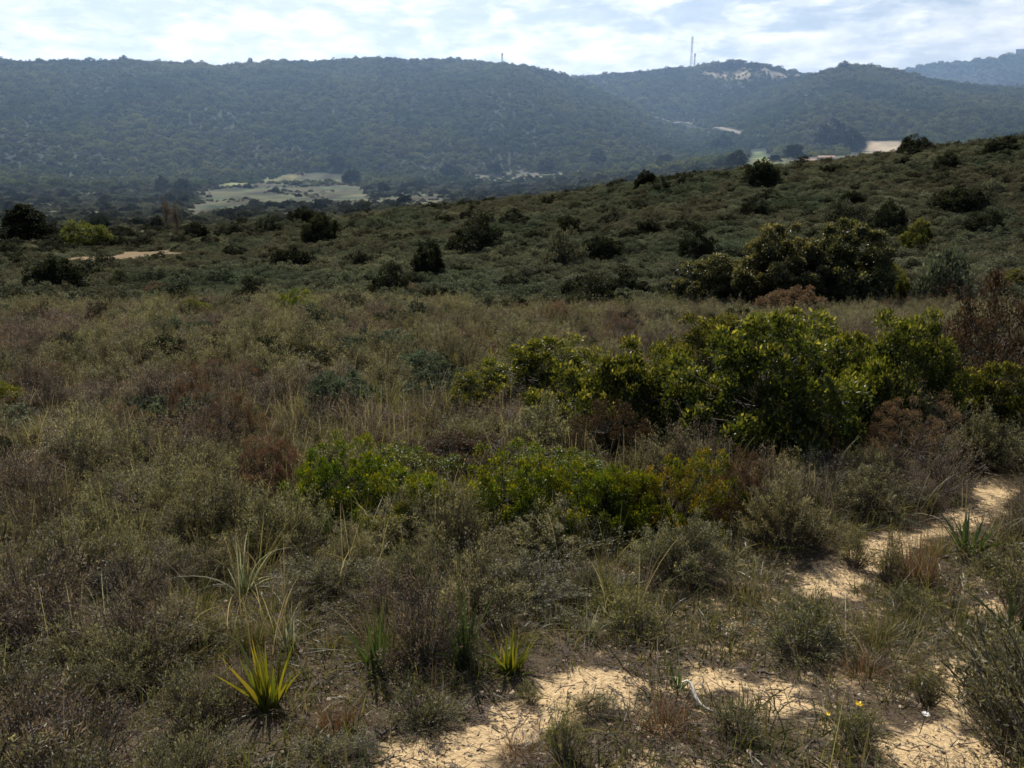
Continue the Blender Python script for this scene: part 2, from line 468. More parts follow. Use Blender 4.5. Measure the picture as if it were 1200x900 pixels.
def tubes(mb, C, rad, sides=4, mat=0):
    """C (n,k,3) centre lines, rad (n,k)"""
    n, k, _ = C.shape
    T = nrm(np.gradient(C, axis=1))
    A_ = nrm(np.cross(T, np.array([.31, .87, .21]))); B_ = np.cross(T, A_)
    ang = np.arange(sides) * 2 * math.pi / sides
    V = C[:, :, None] + rad[:, :, None, None] * (A_[:, :, None] * np.cos(ang)[None, None, :, None] + B_[:, :, None] * np.sin(ang)[None, None, :, None])
    q = []
    for i in range(k - 1):
        for j in range(sides):
            j2 = (j + 1) % sides
            q.append([i * sides + j, i * sides + j2, (i + 1) * sides + j2, (i + 1) * sides + j])
    q = np.array(q)
    mb.add(V.reshape(-1, 3), (q[None] + (np.arange(n) * k * sides)[:, None, None]).reshape(-1, 4), mat)


def stems(mb, base, tips, r0, r1, mat=0, k=4, wob=.06, sides=4, g=rng):
    n = len(tips); t = np.linspace(0, 1, k)
    base = np.broadcast_to(base, (n, 3))
    mid = base * .55 + tips * .45; mid[:, 2] = base[:, 2] * .4 + tips[:, 2] * .6 - .05 * np.linalg.norm(tips - base, axis=1)
    C = base[:, None] * ((1 - t) ** 2)[None, :, None] + mid[:, None] * (2 * t * (1 - t))[None, :, None] + tips[:, None] * (t ** 2)[None, :, None]
    L = np.linalg.norm(tips - base, axis=1)[:, None, None]
    wv = g.normal(size=C.shape) * wob * L * .5; wv[:, 0] = 0; wv[:, -1] = 0
    tubes(mb, C + wv, np.broadcast_to(np.linspace(r0, r1, k), (n, k)), sides, mat)


# ---- plant prototypes: every prototype is a list of (part name, mesh); unit footprint radius about 1 where noted
def heath(seed, leafm, n=95, per=34, R_=.5, H=.62, ll=.03, lw=.006, open_=.35):
    g = np.random.default_rng(seed); mb = MB()
    ph = g.random(n) * 6.283; rr = np.sqrt(g.random(n)) * R_
    tips = np.stack([np.cos(ph) * rr, np.sin(ph) * rr, H * (1 - .5 * (rr / R_) ** 2) * (.45 + .75 * g.random(n) ** 1.0) * (1 + .3 * np.sin(ph * 2 + seed * 1.7))], 1)
    tips[:, :2] *= 1 + (.22 * np.sin(ph * 3 + seed) + .18 * np.sin(ph * 5 + seed * 2.3))[:, None]
    base = tips * np.array([.25, .25, 0]) + g.normal(size=(n, 3)) * np.array([.03, .03, 0])
    stems(mb, base, tips, .0045, .0018, 1, 4, .09, 3, g)
    t = g.beta(2.2, 1.1, (n, per)) * .8 + .22
    P = base[:, None] * (1 - t)[:, :, None] + tips[:, None] * t[:, :, None]
    P[:, :, 2] += .10 * H * np.sin(t * 3.1)
    P += g.normal(size=P.shape) * .022
    D = nrm(tips - base)[:, None] * .9 + g.normal(size=P.shape) * .55
    r = np.clip(t ** 2.2 * .85 + g.normal(size=t.shape) * .14, 0, 1)  # dark base to pale tip: sunlit sprig ends painted by the ramp
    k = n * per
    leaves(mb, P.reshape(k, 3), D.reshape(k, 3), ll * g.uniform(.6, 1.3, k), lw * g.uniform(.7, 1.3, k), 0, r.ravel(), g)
    return [('foliage', mb.mesh('heath', [leafm, M['twig']]))]


def tuft(seed, mat, n=150, L=.5, W=.005, spread=.5, droop=.45, foot=.08, tipr=.35, seg=4, mat2=None, frac2=0):
    g = np.random.default_rng(seed); mb = MB()
    ph = g.random(n) * 6.283; rr = np.sqrt(g.random(n)) * foot
    P = np.stack([np.cos(ph) * rr, np.sin(ph) * rr, np.zeros(n) - .01], 1)
    a = ph + g.normal(size=n) * .8; s = np.abs(g.normal(size=n)) * spread
    D = np.stack([np.cos(a) * s, np.sin(a) * s, np.ones(n)], 1)
    b = np.stack([np.cos(a) * droop * s * 1.6, np.sin(a) * droop * s * 1.6, -droop * (.3 + s)], 1) * g.uniform(.3, 1.2, n)[:, None]
    LL = L * g.uniform(.45, 1.1, n)
    k = int(n * (1 - frac2))
    r = g.random(n) * .65
    blades(mb, P[:k], D[:k], b[:k], LL[:k], W * g.uniform(.7, 1.3, k), seg, 0, r[:k], tipr, g)
    if k < n: blades(mb, P[k:], D[k:], b[k:], LL[k:] * 1.1, W * g.uniform(.7, 1.1, n - k), seg, 1, r[k:], tipr, g)
    return [('blades', mb.mesh('tuft', [mat, mat2 or mat]))]


def bushy(seed, mat, rad=(1, 1, .6), ncl=120, per=110, ll=.03, lw=.012, cr=.16, lob=.22, zmin=-.05, stem_r=.02, stem_mat='bark', up=.35, nl=5, inner=.55, trunkh=0.0, names=('crown', 'stem'), conic=0, tl=1.0, taper=1.0):
    """clumpy shrub or tree: leaf clumps spread through an uneven crown, on branching stems"""
    g = np.random.default_rng(seed); mb = MB(); sb = MB()
    rad = np.array(rad, float)
    lobd = nrm(g.normal(size=(nl, 3)) + np.array([0, 0, .5])); lobs = g.uniform(.5, 1.4, nl)
    d = nrm(g.normal(size=(ncl * 3, 3))); d = d[d[:, 2] > zmin][:ncl]
    ncl = len(d)
    f = 1 + lob * ((np.maximum(d @ lobd.T, 0) ** 3 * lobs).sum(1) - .75) + g.normal(size=ncl) * .06
    q = inner + (1 - inner) * g.random(ncl) ** .6
    C = d * f[:, None] * q[:, None]
    if conic:
        C[:, :2] *= np.clip(1.25 - C[:, 2:3] * conic, .06, 2)
    C = C * rad
    C[:, 2] = C[:, 2] + trunkh + (0.0 if trunkh else .02)
    cs = cr * g.uniform(.65, 1.35, ncl)
    dd = nrm(g.normal(size=(ncl, per, 3)) + np.array([0, 0, up]) + (nrm(C * np.array([1, 1, .6])) * .5)[:, None])
    sh = g.random((ncl, per, 1)) ** .45
    P = C[:, None] + dd * sh * cs[:, None, None] * np.array([1, 1, .85])
    P[:, :, 2] = np.maximum(P[:, :, 2], .01 + trunkh * .2)
    Dv = dd * .8 + g.normal(size=dd.shape) * .6 + np.array([0, 0, .15])
    k = ncl * per
    # paler outward for young leaves, and upward as light painted on clump tops
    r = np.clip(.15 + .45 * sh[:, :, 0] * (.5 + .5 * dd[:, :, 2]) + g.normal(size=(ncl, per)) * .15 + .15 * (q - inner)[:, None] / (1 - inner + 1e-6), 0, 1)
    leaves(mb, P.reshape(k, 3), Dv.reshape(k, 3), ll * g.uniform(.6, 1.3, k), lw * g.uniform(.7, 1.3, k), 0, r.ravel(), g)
    crown = mb.mesh('crown', [mat])
    if trunkh:
        k2 = 6; t = np.linspace(0, 1, k2)
        tr = np.stack([g.normal(size=k2) * .03 * t, g.normal(size=k2) * .03 * t, t * (trunkh + rad[2] * .3)], 1)
        tubes(sb, tr[None], (stem_r * (1.5 - .8 * t))[None], 7, 0)
        sel = g.choice(ncl, min(ncl, 22), replace=False)
        stems(sb, np.array([0, 0, trunkh * .8]), C[sel], stem_r * .55, stem_r * .15, 0, 4, .08, 5, g)
    else:
        nb = max(3, ncl // 14)
        hub = C[g.choice(ncl, nb, replace=False)] * np.array([.45, .45, .5])
        stems(sb, g.normal(size=(nb, 3)) * np.array([.06, .06, 0]) * rad[0], hub, stem_r, stem_r * .7, 0, 4, .1, 5, g)
        near = np.argmin(((C[:, None] - hub[None]) ** 2).sum(2), 1)
        stems(sb, hub[near], C, stem_r * .55, stem_r * .2, 0, 3, .06, 3, g)
    return [(names[0], crown), (names[1], sb.mesh('stem', [M[stem_mat]], True))]


PR = {}
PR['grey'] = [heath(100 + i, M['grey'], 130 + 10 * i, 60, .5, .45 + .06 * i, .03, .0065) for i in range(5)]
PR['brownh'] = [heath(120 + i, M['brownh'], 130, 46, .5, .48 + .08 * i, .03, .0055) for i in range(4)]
PR['blade'] = [tuft(270 + i, M['straw'], 16, .5, .0042, .55, .55, .1, .5, 5, M['grass'], .45) for i in range(4)]
PR['greenh'] = [heath(140 + i, M['grass'], 130, 26, .45, .55, .045, .007) for i in range(2)]
PR['tuft'] = [tuft(200 + i, M['grass'], 190, .5, .0055, .5, .4, .1, .35, 4, M['straw'], .3) for i in range(3)]
PR['wispy'] = [tuft(220 + i, M['straw'], 100, .6, .004, .4, .55, .12, .3, 4, M['grass'], .4) for i in range(3)]
PR['rust'] = [tuft(230 + i, M['rust'], 260, .4, .005, .6, .45, .14, .3, 4, M['straw'], .2) for i in range(2)]
PR['herb'] = [tuft(240 + i, M['grass'], 46, .16, .006, .8, .5, .1, .2, 3, M['straw'], .25) for i in range(3)]
PR['strapd'] = [tuft(250 + i, M['strapd'], 24, .5, .022, .28, .35, .05, .2, 6) for i in range(2)]
PR['strapy'] = [tuft(255 + i, M['strapy'], 46, .42, .026, .5, .12, .05, .25, 5) for i in range(2)]
PR['strapp'] = [tuft(260 + i, M['strapp'], 30, .6, .014, .55, .75, .06, .45, 7) for i in range(3)]
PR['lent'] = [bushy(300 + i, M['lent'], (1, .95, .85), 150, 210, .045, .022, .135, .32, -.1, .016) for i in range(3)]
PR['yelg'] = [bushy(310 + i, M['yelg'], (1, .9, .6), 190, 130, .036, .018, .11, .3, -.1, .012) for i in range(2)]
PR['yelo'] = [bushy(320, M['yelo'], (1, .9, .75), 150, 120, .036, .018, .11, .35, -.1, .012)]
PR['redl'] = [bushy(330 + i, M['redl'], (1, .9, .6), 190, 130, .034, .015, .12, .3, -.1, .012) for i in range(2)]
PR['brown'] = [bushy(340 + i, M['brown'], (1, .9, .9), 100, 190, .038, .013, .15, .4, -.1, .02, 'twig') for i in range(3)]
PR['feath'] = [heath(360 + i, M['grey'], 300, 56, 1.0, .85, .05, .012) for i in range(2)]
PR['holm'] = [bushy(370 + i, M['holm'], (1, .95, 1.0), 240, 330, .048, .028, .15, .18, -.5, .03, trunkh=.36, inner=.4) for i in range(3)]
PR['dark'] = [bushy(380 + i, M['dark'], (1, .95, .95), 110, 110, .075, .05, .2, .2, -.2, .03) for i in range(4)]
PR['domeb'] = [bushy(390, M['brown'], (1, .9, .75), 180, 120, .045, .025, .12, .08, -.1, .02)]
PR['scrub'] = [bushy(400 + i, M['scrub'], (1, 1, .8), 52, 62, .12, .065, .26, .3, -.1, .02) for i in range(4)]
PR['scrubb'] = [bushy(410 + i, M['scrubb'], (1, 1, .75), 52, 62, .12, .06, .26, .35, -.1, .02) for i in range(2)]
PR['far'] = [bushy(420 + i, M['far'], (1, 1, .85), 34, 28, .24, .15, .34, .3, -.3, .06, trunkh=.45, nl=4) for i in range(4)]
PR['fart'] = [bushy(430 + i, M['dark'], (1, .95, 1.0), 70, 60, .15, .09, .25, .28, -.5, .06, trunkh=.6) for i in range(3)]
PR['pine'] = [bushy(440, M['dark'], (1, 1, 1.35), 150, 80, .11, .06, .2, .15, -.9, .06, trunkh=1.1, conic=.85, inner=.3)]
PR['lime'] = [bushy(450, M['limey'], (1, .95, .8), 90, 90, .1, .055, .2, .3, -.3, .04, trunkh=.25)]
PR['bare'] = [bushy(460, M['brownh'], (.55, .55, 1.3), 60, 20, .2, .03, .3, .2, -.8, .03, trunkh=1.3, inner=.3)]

count = {}


def place(kind, name, loc, scale, rot=None, label=None, cat=None, group=None, var=None, kids=True, tilt=0):
    """one plant: a mesh, or an Empty at its foot that parents its parts"""
    P = PR[kind]; i = count.get(kind, 0); count[kind] = i + 1
    parts = P[i % len(P) if var is None else var]
    if rot is None: rot = random.random() * 6.283
    if len(parts) == 1:
        o = bpy.data.objects.new(name, parts[0][1]); COL.objects.link(o)
    else:
        o = bpy.data.objects.new(name, None); o.empty_display_size = .1; COL.objects.link(o)
        for pn, me in parts:
            c = bpy.data.objects.new(pn, me); COL.objects.link(c); c.parent = o
    o.location = loc; o.scale = scale if hasattr(scale, '__len__') else (scale,) * 3
    o.rotation_euler = (random.uniform(-tilt, tilt), random.uniform(-tilt, tilt), rot)
    if label: o['label'] = label
    if cat: o['category'] = cat
    if group: o['group'] = group
    return o


FOOT = []          # footprints of placed plants (x, y, r)
# half width and height of each prototype at scale 1
EXT = {'lent': (1.08, .98), 'yelg': (1.05, .75), 'yelo': (1.05, .9), 'redl': (1.05, .75), 'brown': (1.1, 1.1), 'feath': (1.05, 1.0), 'holm': (1.1, 1.5),
       'dark': (1.1, 1.12), 'domeb': (1.05, .85), 'scrub': (1.15, .95), 'scrubb': (1.15, .9), 'far': (1.2, 1.55), 'fart': (1.15, 1.85), 'pine': (1.1, 2.5),
       'lime': (1.1, 1.15), 'bare': (.6, 2.6), 'grey': (.52, .6), 'brownh': (.52, .68), 'greenh': (.5, .6), 'tuft': (.32, .42), 'wispy': (.34, .5), 'rust': (.32, .34),
       'strapd': (.2, .42), 'strapy': (.25, .38), 'strapp': (.4, .4)}


def put(kind, name, u, v, w, h, label, cat, group=None, var=None, rmin=0, depth=1.0):
    """stand a plant on the ground where the photo shows its foot, w by h photo pixels large"""
    p, r = at(u, v, rmin)
    dist = math.sqrt(p @ p)
    px = dist / math.hypot(F, math.hypot(u - 600, v - 450)) * 1.0
    ew, eh = EXT[kind]
    sx = w * px / 2 / ew
    el = max(0, math.atan2(-p[2], r))
    sz = max(.45 * h * px, (h * px - sx * ew * depth * math.sin(el)) / math.cos(el)) / eh
    if 3.8 < r < 40: sz += .10 / eh
    # push back by half its depth so that the foot seen is the near edge
    back = sx * ew * .55 * depth
    q = p.copy(); q[:2] += p[:2] / r * back
    q[2] = float(zt(q[0], q[1])) - .02 * sz
    FOOT.append((q[0], q[1], sx * ew))
    return place(kind, name, q, (sx, sx * depth, sz), None if depth == 1 else -math.atan2(q[0], q[1]) + random.uniform(-.2, .2), label, cat, group, var)

# ---- the big bushes on the plateau
T = 'lentisk thicket right of centre'
put('lent', 'lentisk_bush', 632, 480, 190, 88, 'low lentisk bush behind the rounded grey-green shrub at the left end of the thicket', 'bush', T, 0, depth=.75)
put('lent', 'lentisk_bush', 815, 470, 170, 92, 'lentisk bush filling the gap behind the two front bushes of the thicket', 'bush', T, 2, depth=.75)
put('lent', 'lentisk_bush', 985, 505, 150, 112, 'shaded lentisk bush between the largest and the rightmost bush of the thicket', 'bush', T, 0, depth=.75)
put('lent', 'lentisk_bush', 1075, 470, 120, 78, 'yellowish lentisk bush behind the right end of the thicket', 'bush', T, 1, depth=.75)
put('lent', 'lentisk_bush', 880, 545, 300, 186, 'largest glossy dark green lentisk bush, middle of the thicket right of centre', 'bush', T, 0, depth=.75)
put('lent', 'lentisk_bush', 735, 530, 230, 150, 'glossy lentisk bush with yellow lit tips, left half of the thicket', 'bush', T, 1, depth=.75)
put('lent', 'lentisk_bush', 1035, 520, 180, 140, 'yellow-green tipped lentisk bush at the right end of the thicket, beside the dark reddish bush', 'bush', T, 2, depth=.75)
put('lent', 'lentisk_bush', 925, 440, 200, 92, 'bright yellow-green topped lentisk bush at the back of the thicket, below the oak clump', 'bush', T, 1, depth=.75)
put('lent', 'lentisk_bush', 556, 490, 100, 50, 'small dark lentisk bush standing alone left of the thicket', 'bush', None, 2)
put('feath', 'grey_shrub', 640, 545, 150, 78, 'rounded grey-green shrub against the left end of the lentisk thicket', 'shrub', None, 0)
put('redl', 'dark_shrub', 1155, 505, 210, 165, 'dark reddish-brown shrub at the right edge of the photo beside the thicket', 'shrub', None, 0)
put('lent', 'lentisk_bush', 1155, 530, 170, 105, 'dark green lentisk bush under the reddish-brown shrub at the right edge', 'bush', None, 0, depth=.7)
Y = 'low yellow-green bushes in the middle of the heath'
put('yelg', 'spreading_bush', 400, 618, 160, 96, 'low bright green spreading bush, leftmost of the row in the middle of the heath', 'bush', Y, 0)
put('yelg', 'spreading_bush', 490, 632, 180, 92, 'low green spreading bush, second from the left of the row in the middle', 'bush', Y, 1)
put('yelg', 'spreading_bush', 600, 636, 190, 106, 'low yellow-green spreading bush in the centre of the photo, in front of reddish leaves', 'bush', Y, 0)
put('yelg', 'spreading_bush', 695, 632, 160, 96, 'low dull green bush right of the centre of the row, beside the turning leaves', 'bush', Y, 1)
put('yelo', 'spreading_bush', 785, 628, 150, 112, 'low bush with yellow and orange turning leaves below the thicket', 'bush', Y, 0)
put('yelg', 'spreading_bush', 452, 590, 170, 62, 'dull green spreading bush behind the two left ones of the row', 'bush', Y, 1)
put('yelg', 'spreading_bush', 655, 592, 190, 66, 'dull green spreading bush behind the right half of the row, below the grey-green shrub', 'bush', Y, 0)
put('yelg', 'spreading_bush', 738, 628, 130, 84, 'green bush between the dull green one and the turning leaves', 'bush', Y, 1)
put('redl', 'reddish_shrub', 540, 562, 190, 70, 'purple-red leaved shrub behind the centre yellow-green bush', 'shrub', None, 1)
put('redl', 'reddish_shrub', 720, 548, 120, 70, 'sparse purplish twiggy shrub at the foot of the left lentisk bushes', 'shrub', None, 0)
for (u, v, ww, h, lb, i) in [
    (315, 595, 115, 90, 'brown-headed dead shrub left of the bright yellow-green bush', 0),
    (226, 496, 48, 62, 'small upright brown dead shrub alone in the left heath', 1),
    (283, 532, 86, 62, 'dark brown shrub with pale tips between the two dead shrubs of the left heath', 2),
    (862, 615, 92, 100, 'tan-headed dead shrub below the largest lentisk bush', 0),
    (940, 556, 86, 78, 'rounded grey-brown dead shrub at the right foot of the thicket', 1),
    (1050, 562, 110, 78, 'reddish-brown dead shrub between thicket and sandy path', 2),
    (660, 386, 66, 40, 'dull brown shrub at the far edge of the plateau left of the oak clump', 0),
    (175, 350, 42, 22, 'reddish-brown shrub on the plateau brow at the left', 1),
    (340, 575, 60, 50, 'dark brown shrub crowding the dead one beside the yellow-green bush', 2),
    (480, 352, 50, 26, 'dark bush on the plateau brow below the lone dark valley bush', 0),
    (300, 456, 50, 32, 'brown tufted shrub in the middle of the left heath', 1),
    (1120, 370, 70, 34, 'reddish low shrub behind the right end of the thicket', 2),
    (840, 372, 46, 22, 'russet shrub at the foot of the oak clump, left side', 1)]:
    put('brown', 'dead_shrub', u, v, ww, h, lb, 'shrub', 'brown-headed shrubs scattered over the heath', i)
for (u, v, ww, h, lb, i) in [
    (915, 650, 132, 92, 'feathery grey-green shrub left of the start of the sandy path', 0),
    (1142, 556, 110, 74, 'pale grey-green feathery shrub at the right above the sandy path', 1),
    (1015, 610, 120, 62, 'low grey-green shrub between the dead shrub and the sandy path', 0),
    (1010, 575, 80, 45, 'small blue-green shrub behind the low shrub above the sandy path', 1),
    (470, 650, 150, 70, 'broad grey shrub in front of the left yellow-green bush', 0),
    (640, 660, 170, 75, 'broad grey shrub in front of the centre yellow-green bush', 1),
    (800, 690, 150, 80, 'grey-brown shrub in front of the orange-leaved bush', 0),
    (395, 715, 150, 80, 'dense grey shrub in the middle of the left foreground', 1),
    (90, 700, 150, 80, 'purplish grey shrub in the left foreground', 0),
    (225, 770, 120, 75, 'grey twiggy shrub behind the yellow strap-leaved tussock', 1),
    (620, 720, 170, 85, 'dark twiggy shrub behind the green strap-leaved tussocks', 0),
    (110, 850, 150, 95, 'grey-brown shrub in the bottom left corner', 1)]:
    put('feath', 'grey_shrub', u, v, ww, h, lb, 'shrub', 'large feathery grey shrubs of the foreground', i)
# ---- strap-leaved tussocks and grasses one can point to
for (k, u, v, ww, h, lb) in [
    ('strapy', 318, 842, 104, 104, 'yellow-green strap-leaved tussock in the left foreground'),
    ('strapy', 600, 800, 78, 66, 'small yellow-green strap-leaved tussock at the head of the sand patch'),
    ('strapy', 505, 503, 42, 22, 'yellow spiky tussock behind the centre of the heath'),
    ('strapy', 530, 436, 56, 22, 'golden flowering tuft left of the thicket'),
    ('strapy', 575, 430, 34, 18, 'small golden tuft right of the golden flowering one'),
    ('strapd', 543, 788, 70, 120, 'dark green upright strap-leaved tussock behind the sand patch'),
    ('strapd', 1130, 655, 74, 44, 'dark green strap-leaved tussock beside the sandy path'),
    ('strapd', 1188, 745, 60, 62, 'dark green arching tussock at the right edge'),
    ('strapd', 795, 812, 44, 36, 'short dark green tussock behind the pale stick'),
    ('strapd', 500, 712, 60, 90, 'thin green tussock with bent tips in the centre foreground'),
    ('strapd', 440, 800, 60, 92, 'bright green upright tussock left of the dark upright one'),
    ('strapd', 385, 640, 40, 60, 'blue-green tussock at the foot of the left yellow-green bush'),
    ('strapp', 285, 705, 100, 80, 'tussock with pale shining arched blades in the left foreground'),
    ('strapp', 690, 755, 80, 60, 'tussock with long pale arching blades above the sand patch'),
    ('strapp', 165, 592, 86, 46, 'pale-bladed tussock in the left heath'),
    ('strapp', 8, 720, 70, 80, 'pale-bladed tussock cut by the left edge'),
    ('strapp', 340, 770, 80, 66, 'pale arched blades right behind the yellow strap-leaved tussock'),
    ('strapp', 125, 745, 80, 60, 'pale-bladed tussock low in the left foreground'),
    ('rust', 780, 872, 110, 74, 'rust-brown dry grass tuft at the bottom below the pale stick'),
    ('rust', 392, 868, 80, 66, 'rusty dry grass tuft right of the yellow strap-leaved tussock'),
    ('rust', 607, 900, 90, 40, 'reddish dry grass tuft at the bottom edge by the sand patch'),
    ('rust', 1072, 690, 80, 80, 'tall reddish-brown grass tuft on the sandy path'),
    ('rust', 1010, 800, 90, 50, 'low rusty grass tuft between the sand patches at the right'),
    ('greenh', 660, 900, 60, 78, 'upright green tuft at the bottom edge in the sand patch'),
    ('greenh', 1000, 885, 86, 66, 'green tuft with yellow flowers at the bottom right'),
    ('greenh', 1172, 868, 92, 96, 'large dark green tuft at the bottom right'),
    ('greenh', 500, 868, 116, 72, 'green tuft at the left rim of the sand patch'),
    ('greenh', 935, 782, 140, 84, 'broad bright green tuft right of the pale stick'),
    ('greenh', 1040, 690, 44, 60, 'small round green tuft on the sandy path'),
    ('greenh', 1000, 670, 50, 36, 'low green tuft at the left of the sandy path'),
    ('greenh', 1085, 830, 56, 64, 'green tuft between the two right sand patches'),
    ('greenh', 860, 875, 92, 62, 'green tuft right of the rust-brown dry grass'),
    ('greenh', 620, 830, 40, 34, 'tiny green tuft at the top of the sand patch'),
    ('greenh', 425, 900, 80, 40, 'green tuft at the bottom edge left of the sand'),
    ('greenh', 380, 905, 90, 50, 'grey-green tuft at the bottom edge below the rusty grass')]:
    nm = {'strapy': 'strap_leaved_tussock', 'strapd': 'strap_leaved_tussock', 'strapp': 'arching_tussock', 'rust': 'dry_grass_tuft', 'greenh': 'green_tuft'}[k]
    o = put(k, nm, u, v, ww, h, lb, 'tuft' if 'tuft' in lb else 'tussock', None)
    if 'yellow flowers' in lb: FLOWERTUFT = o
put('yelg', 'spreading_bush', 18, 488, 64, 36, 'yellow-green bush cut by the left edge', 'bush')
for (u, v, ww, h) in [(285, 350, 60, 22), (345, 350, 70, 24), (410, 352, 70, 22), (40, 362, 60, 18), (235, 356, 60, 20), (120, 360, 50, 16)]:
    put('yelg' if u in (345, 235) else 'scrubb', 'low_bush', u, v + 24, ww, h + 8, 'low olive bush along the brow of the plateau', 'bush', 'olive bushes on the plateau brow')
# ---- oak clump behind the thicket
O_ = 'dark oak clump behind the thicket'
put('holm', 'holm_oak', 850, 366, 120, 78, 'shorter dark oak bush, left part of the clump behind the thicket', 'tree', O_, 0, rmin=20)
put('holm', 'holm_oak', 912, 368, 130, 108, 'tall dark oak bush in the middle of the clump behind the thicket', 'tree', O_, 1, rmin=20)
put('holm', 'holm_oak', 978, 367, 130, 108, 'tall dark oak bush with lit rim, right part of the clump behind the thicket', 'tree', O_, 2, rmin=20)
put('lent', 'lentisk_bush', 1045, 362, 52, 50, 'small yellow-tipped bush at the right foot of the oak clump', 'bush', None, 0, rmin=20)
put('domeb', 'domed_bush', 928, 378, 104, 48, 'rusty brown domed bush in front of the oak clump', 'bush', None, 0, rmin=12)
# ---- dark bushes on the slope behind
for (u, v, ww, h, k, lb) in [
    (895, 219, 37, 30, 'dark', 'dark round tree on the crest, in front of the green field'),
    (757, 221, 29, 22, 'dark', 'dark bush alone on the crest left of the dark round tree'),
    (1072, 180, 38, 18, 'dark', 'dark bush on the crest right of the sandy clearing'),
    (555, 295, 64, 36, 'dark', 'wide dark bush on the slope, left of centre'),
    (373, 284, 40, 32, 'dark', 'dark round bush on the slope below the pale meadow'),
    (342, 317, 56, 32, 'dark', 'flat dark bush above the plateau brow at the left'),
    (502, 325, 38, 36, 'dark', 'upright dark bush on the slope above the plateau brow'),
    (453, 352, 50, 36, 'dark', 'dark bush poking over the plateau brow'),
    (655, 314, 46, 36, 'scrub', 'grey-green bush on the slope right of the wide dark bush'),
    (708, 308, 46, 32, 'dark', 'dull dark bush on the middle of the slope'),
    (667, 277, 25, 24, 'dark', 'small dark bush high on the slope in the centre'),
    (1043, 274, 36, 32, 'dark', 'dark bush right behind the oak clump'),
    (1071, 298, 42, 34, 'lent', 'bush with pale lit top right of the oak clump'),
    (1096, 364, 66, 62, 'scrub', 'large dark soft bush right of the oak clump'),
    (740, 350, 54, 30, 'dark', 'dark low bush at the foot of the slope left of the oak clump'),
    (65, 341, 64, 42, 'dark', 'large dark round bush above the plateau brow at the far left'),
    (141, 338, 30, 24, 'scrub', 'grey round bush right of the large far left bush'),
    (116, 322, 24, 20, 'dark', 'small dark bush behind the large far left bush'),
    (233, 280, 30, 18, 'dark', 'dark bush in the valley below the two bare trees'),
    (314, 274, 32, 16, 'dark', 'dark bush at the crest left end'),
    (360, 263, 36, 20, 'dark', 'dark bush on the crest behind the dark round one'),
    (1125, 248, 64, 30, 'dark', 'broad dark bush high on the right slope'),
    (1150, 275, 46, 24, 'dark', 'dark bush below the broad one on the right slope'),
    (820, 305, 44, 34, 'dark', 'dark bush on the slope left behind the oak clump'),
    (985, 262, 40, 26, 'scrub', 'dull bush above the oak clump'),
    (1000, 240, 30, 16, 'dark', 'low dark bush on the upper right slope'),
    (1165, 182, 30, 18, 'dark', 'dark bush on the crest near the right edge'),
    (1110, 200, 30, 18, 'dark', 'dark bush just under the crest at the right'),
    (600, 262, 30, 14, 'dark', 'low dark bush on the upper slope in the centre'),
    (440, 272, 46, 16, 'scrub', 'flat bush under the crest left of centre'),
    (975, 205, 24, 12, 'dark', 'small dark bush under the crest below the farm buildings'),
    (1185, 335, 40, 20, 'lent', 'bush with pale lit top at the right edge of the slope'),
    (760, 275, 30, 18, 'dark', 'dark bush in the middle of the slope left of the oak clump'),
    (605, 340, 40, 18, 'dark', 'low dark bush at the slope foot in the centre'),
    (1160, 230, 26, 16, 'scrub', 'round bush on the right slope above the broad dark one')]:
    put(k, 'dark_bush' if k == 'dark' else 'slope_bush', u, v + 2, ww * 1.12, h * 1.15, lb, 'bush', 'dark bushes dotted over the slope', rmin=32)
# ---- valley trees
put('pine', 'pine_tree', 34, 286, 54, 48, 'dark broad conifer at the far left of the valley', 'tree', None, 0, rmin=130)
put('lime', 'lime_green_tree', 104, 292, 56, 30, 'yellow-green round tree right of the dark conifer', 'tree', None, 0, rmin=130)
put('bare', 'bare_tree', 197, 272, 10, 38, 'bare reddish tree in the valley, left of the pair', 'tree', 'bare trees in the valley', rmin=190)
put('bare', 'bare_tree', 209, 277, 10, 38, 'bare reddish tree in the valley, right of the pair', 'tree', 'bare trees in the valley', rmin=190)
for (u, v, ww, h, lb) in [
    (12, 301, 36, 14, 'left half of the dark hedge below the conifer'), (45, 301, 34, 13, 'right half of the dark hedge below the conifer')]:
    put('dark', 'hedge_bush', u, v, ww, h, lb, 'hedge', rmin=100)
for (u, v, ww, h, lb) in [
    (972, 176, 42, 30, 'large dark tree in the hamlet, left of the sandy clearing'), (1000, 178, 26, 24, 'dark tree touching the sandy clearing'),
    (930, 186, 24, 20, 'grey-green tree left of the farm buildings'), (190, 222, 18, 14, 'dark tree at the left end of the tree row by the pale meadow'),
    (215, 224, 22, 13, 'round tree left of the pale meadow'), (412, 216, 26, 20, 'dark round tree at the right end of the pale meadow'),
    (395, 200, 22, 16, 'tree on the upper edge of the pale meadow'), (450, 226, 16, 12, 'small tree right of the pale meadow'),
    (474, 240, 22, 14, 'dark tree below the small field right of the meadow'), (205, 238, 34, 14, 'flat dark tree at the lower left of the pale meadow'),
    (530, 210, 28, 16, 'grey-green tree right of the small field'), (580, 205, 22, 16, 'round tree in the middle of the valley'),
    (640, 202, 24, 14, 'low tree in the valley right of the middle'), (700, 196, 24, 18, 'dark tree in the valley below the dirt track'),
    (780, 196, 26, 18, 'round tree below the dirt track bend'), (845, 178, 30, 16, 'tree at the foot of the hill by the green field'),
    (862, 196, 26, 18, 'tree left of the green field'), (908, 190, 16, 10, 'small tree inside the green field')]:
    put('fart', 'valley_tree', u, v, ww, h, lb, 'tree', 'single trees in the valley', rmin=150)
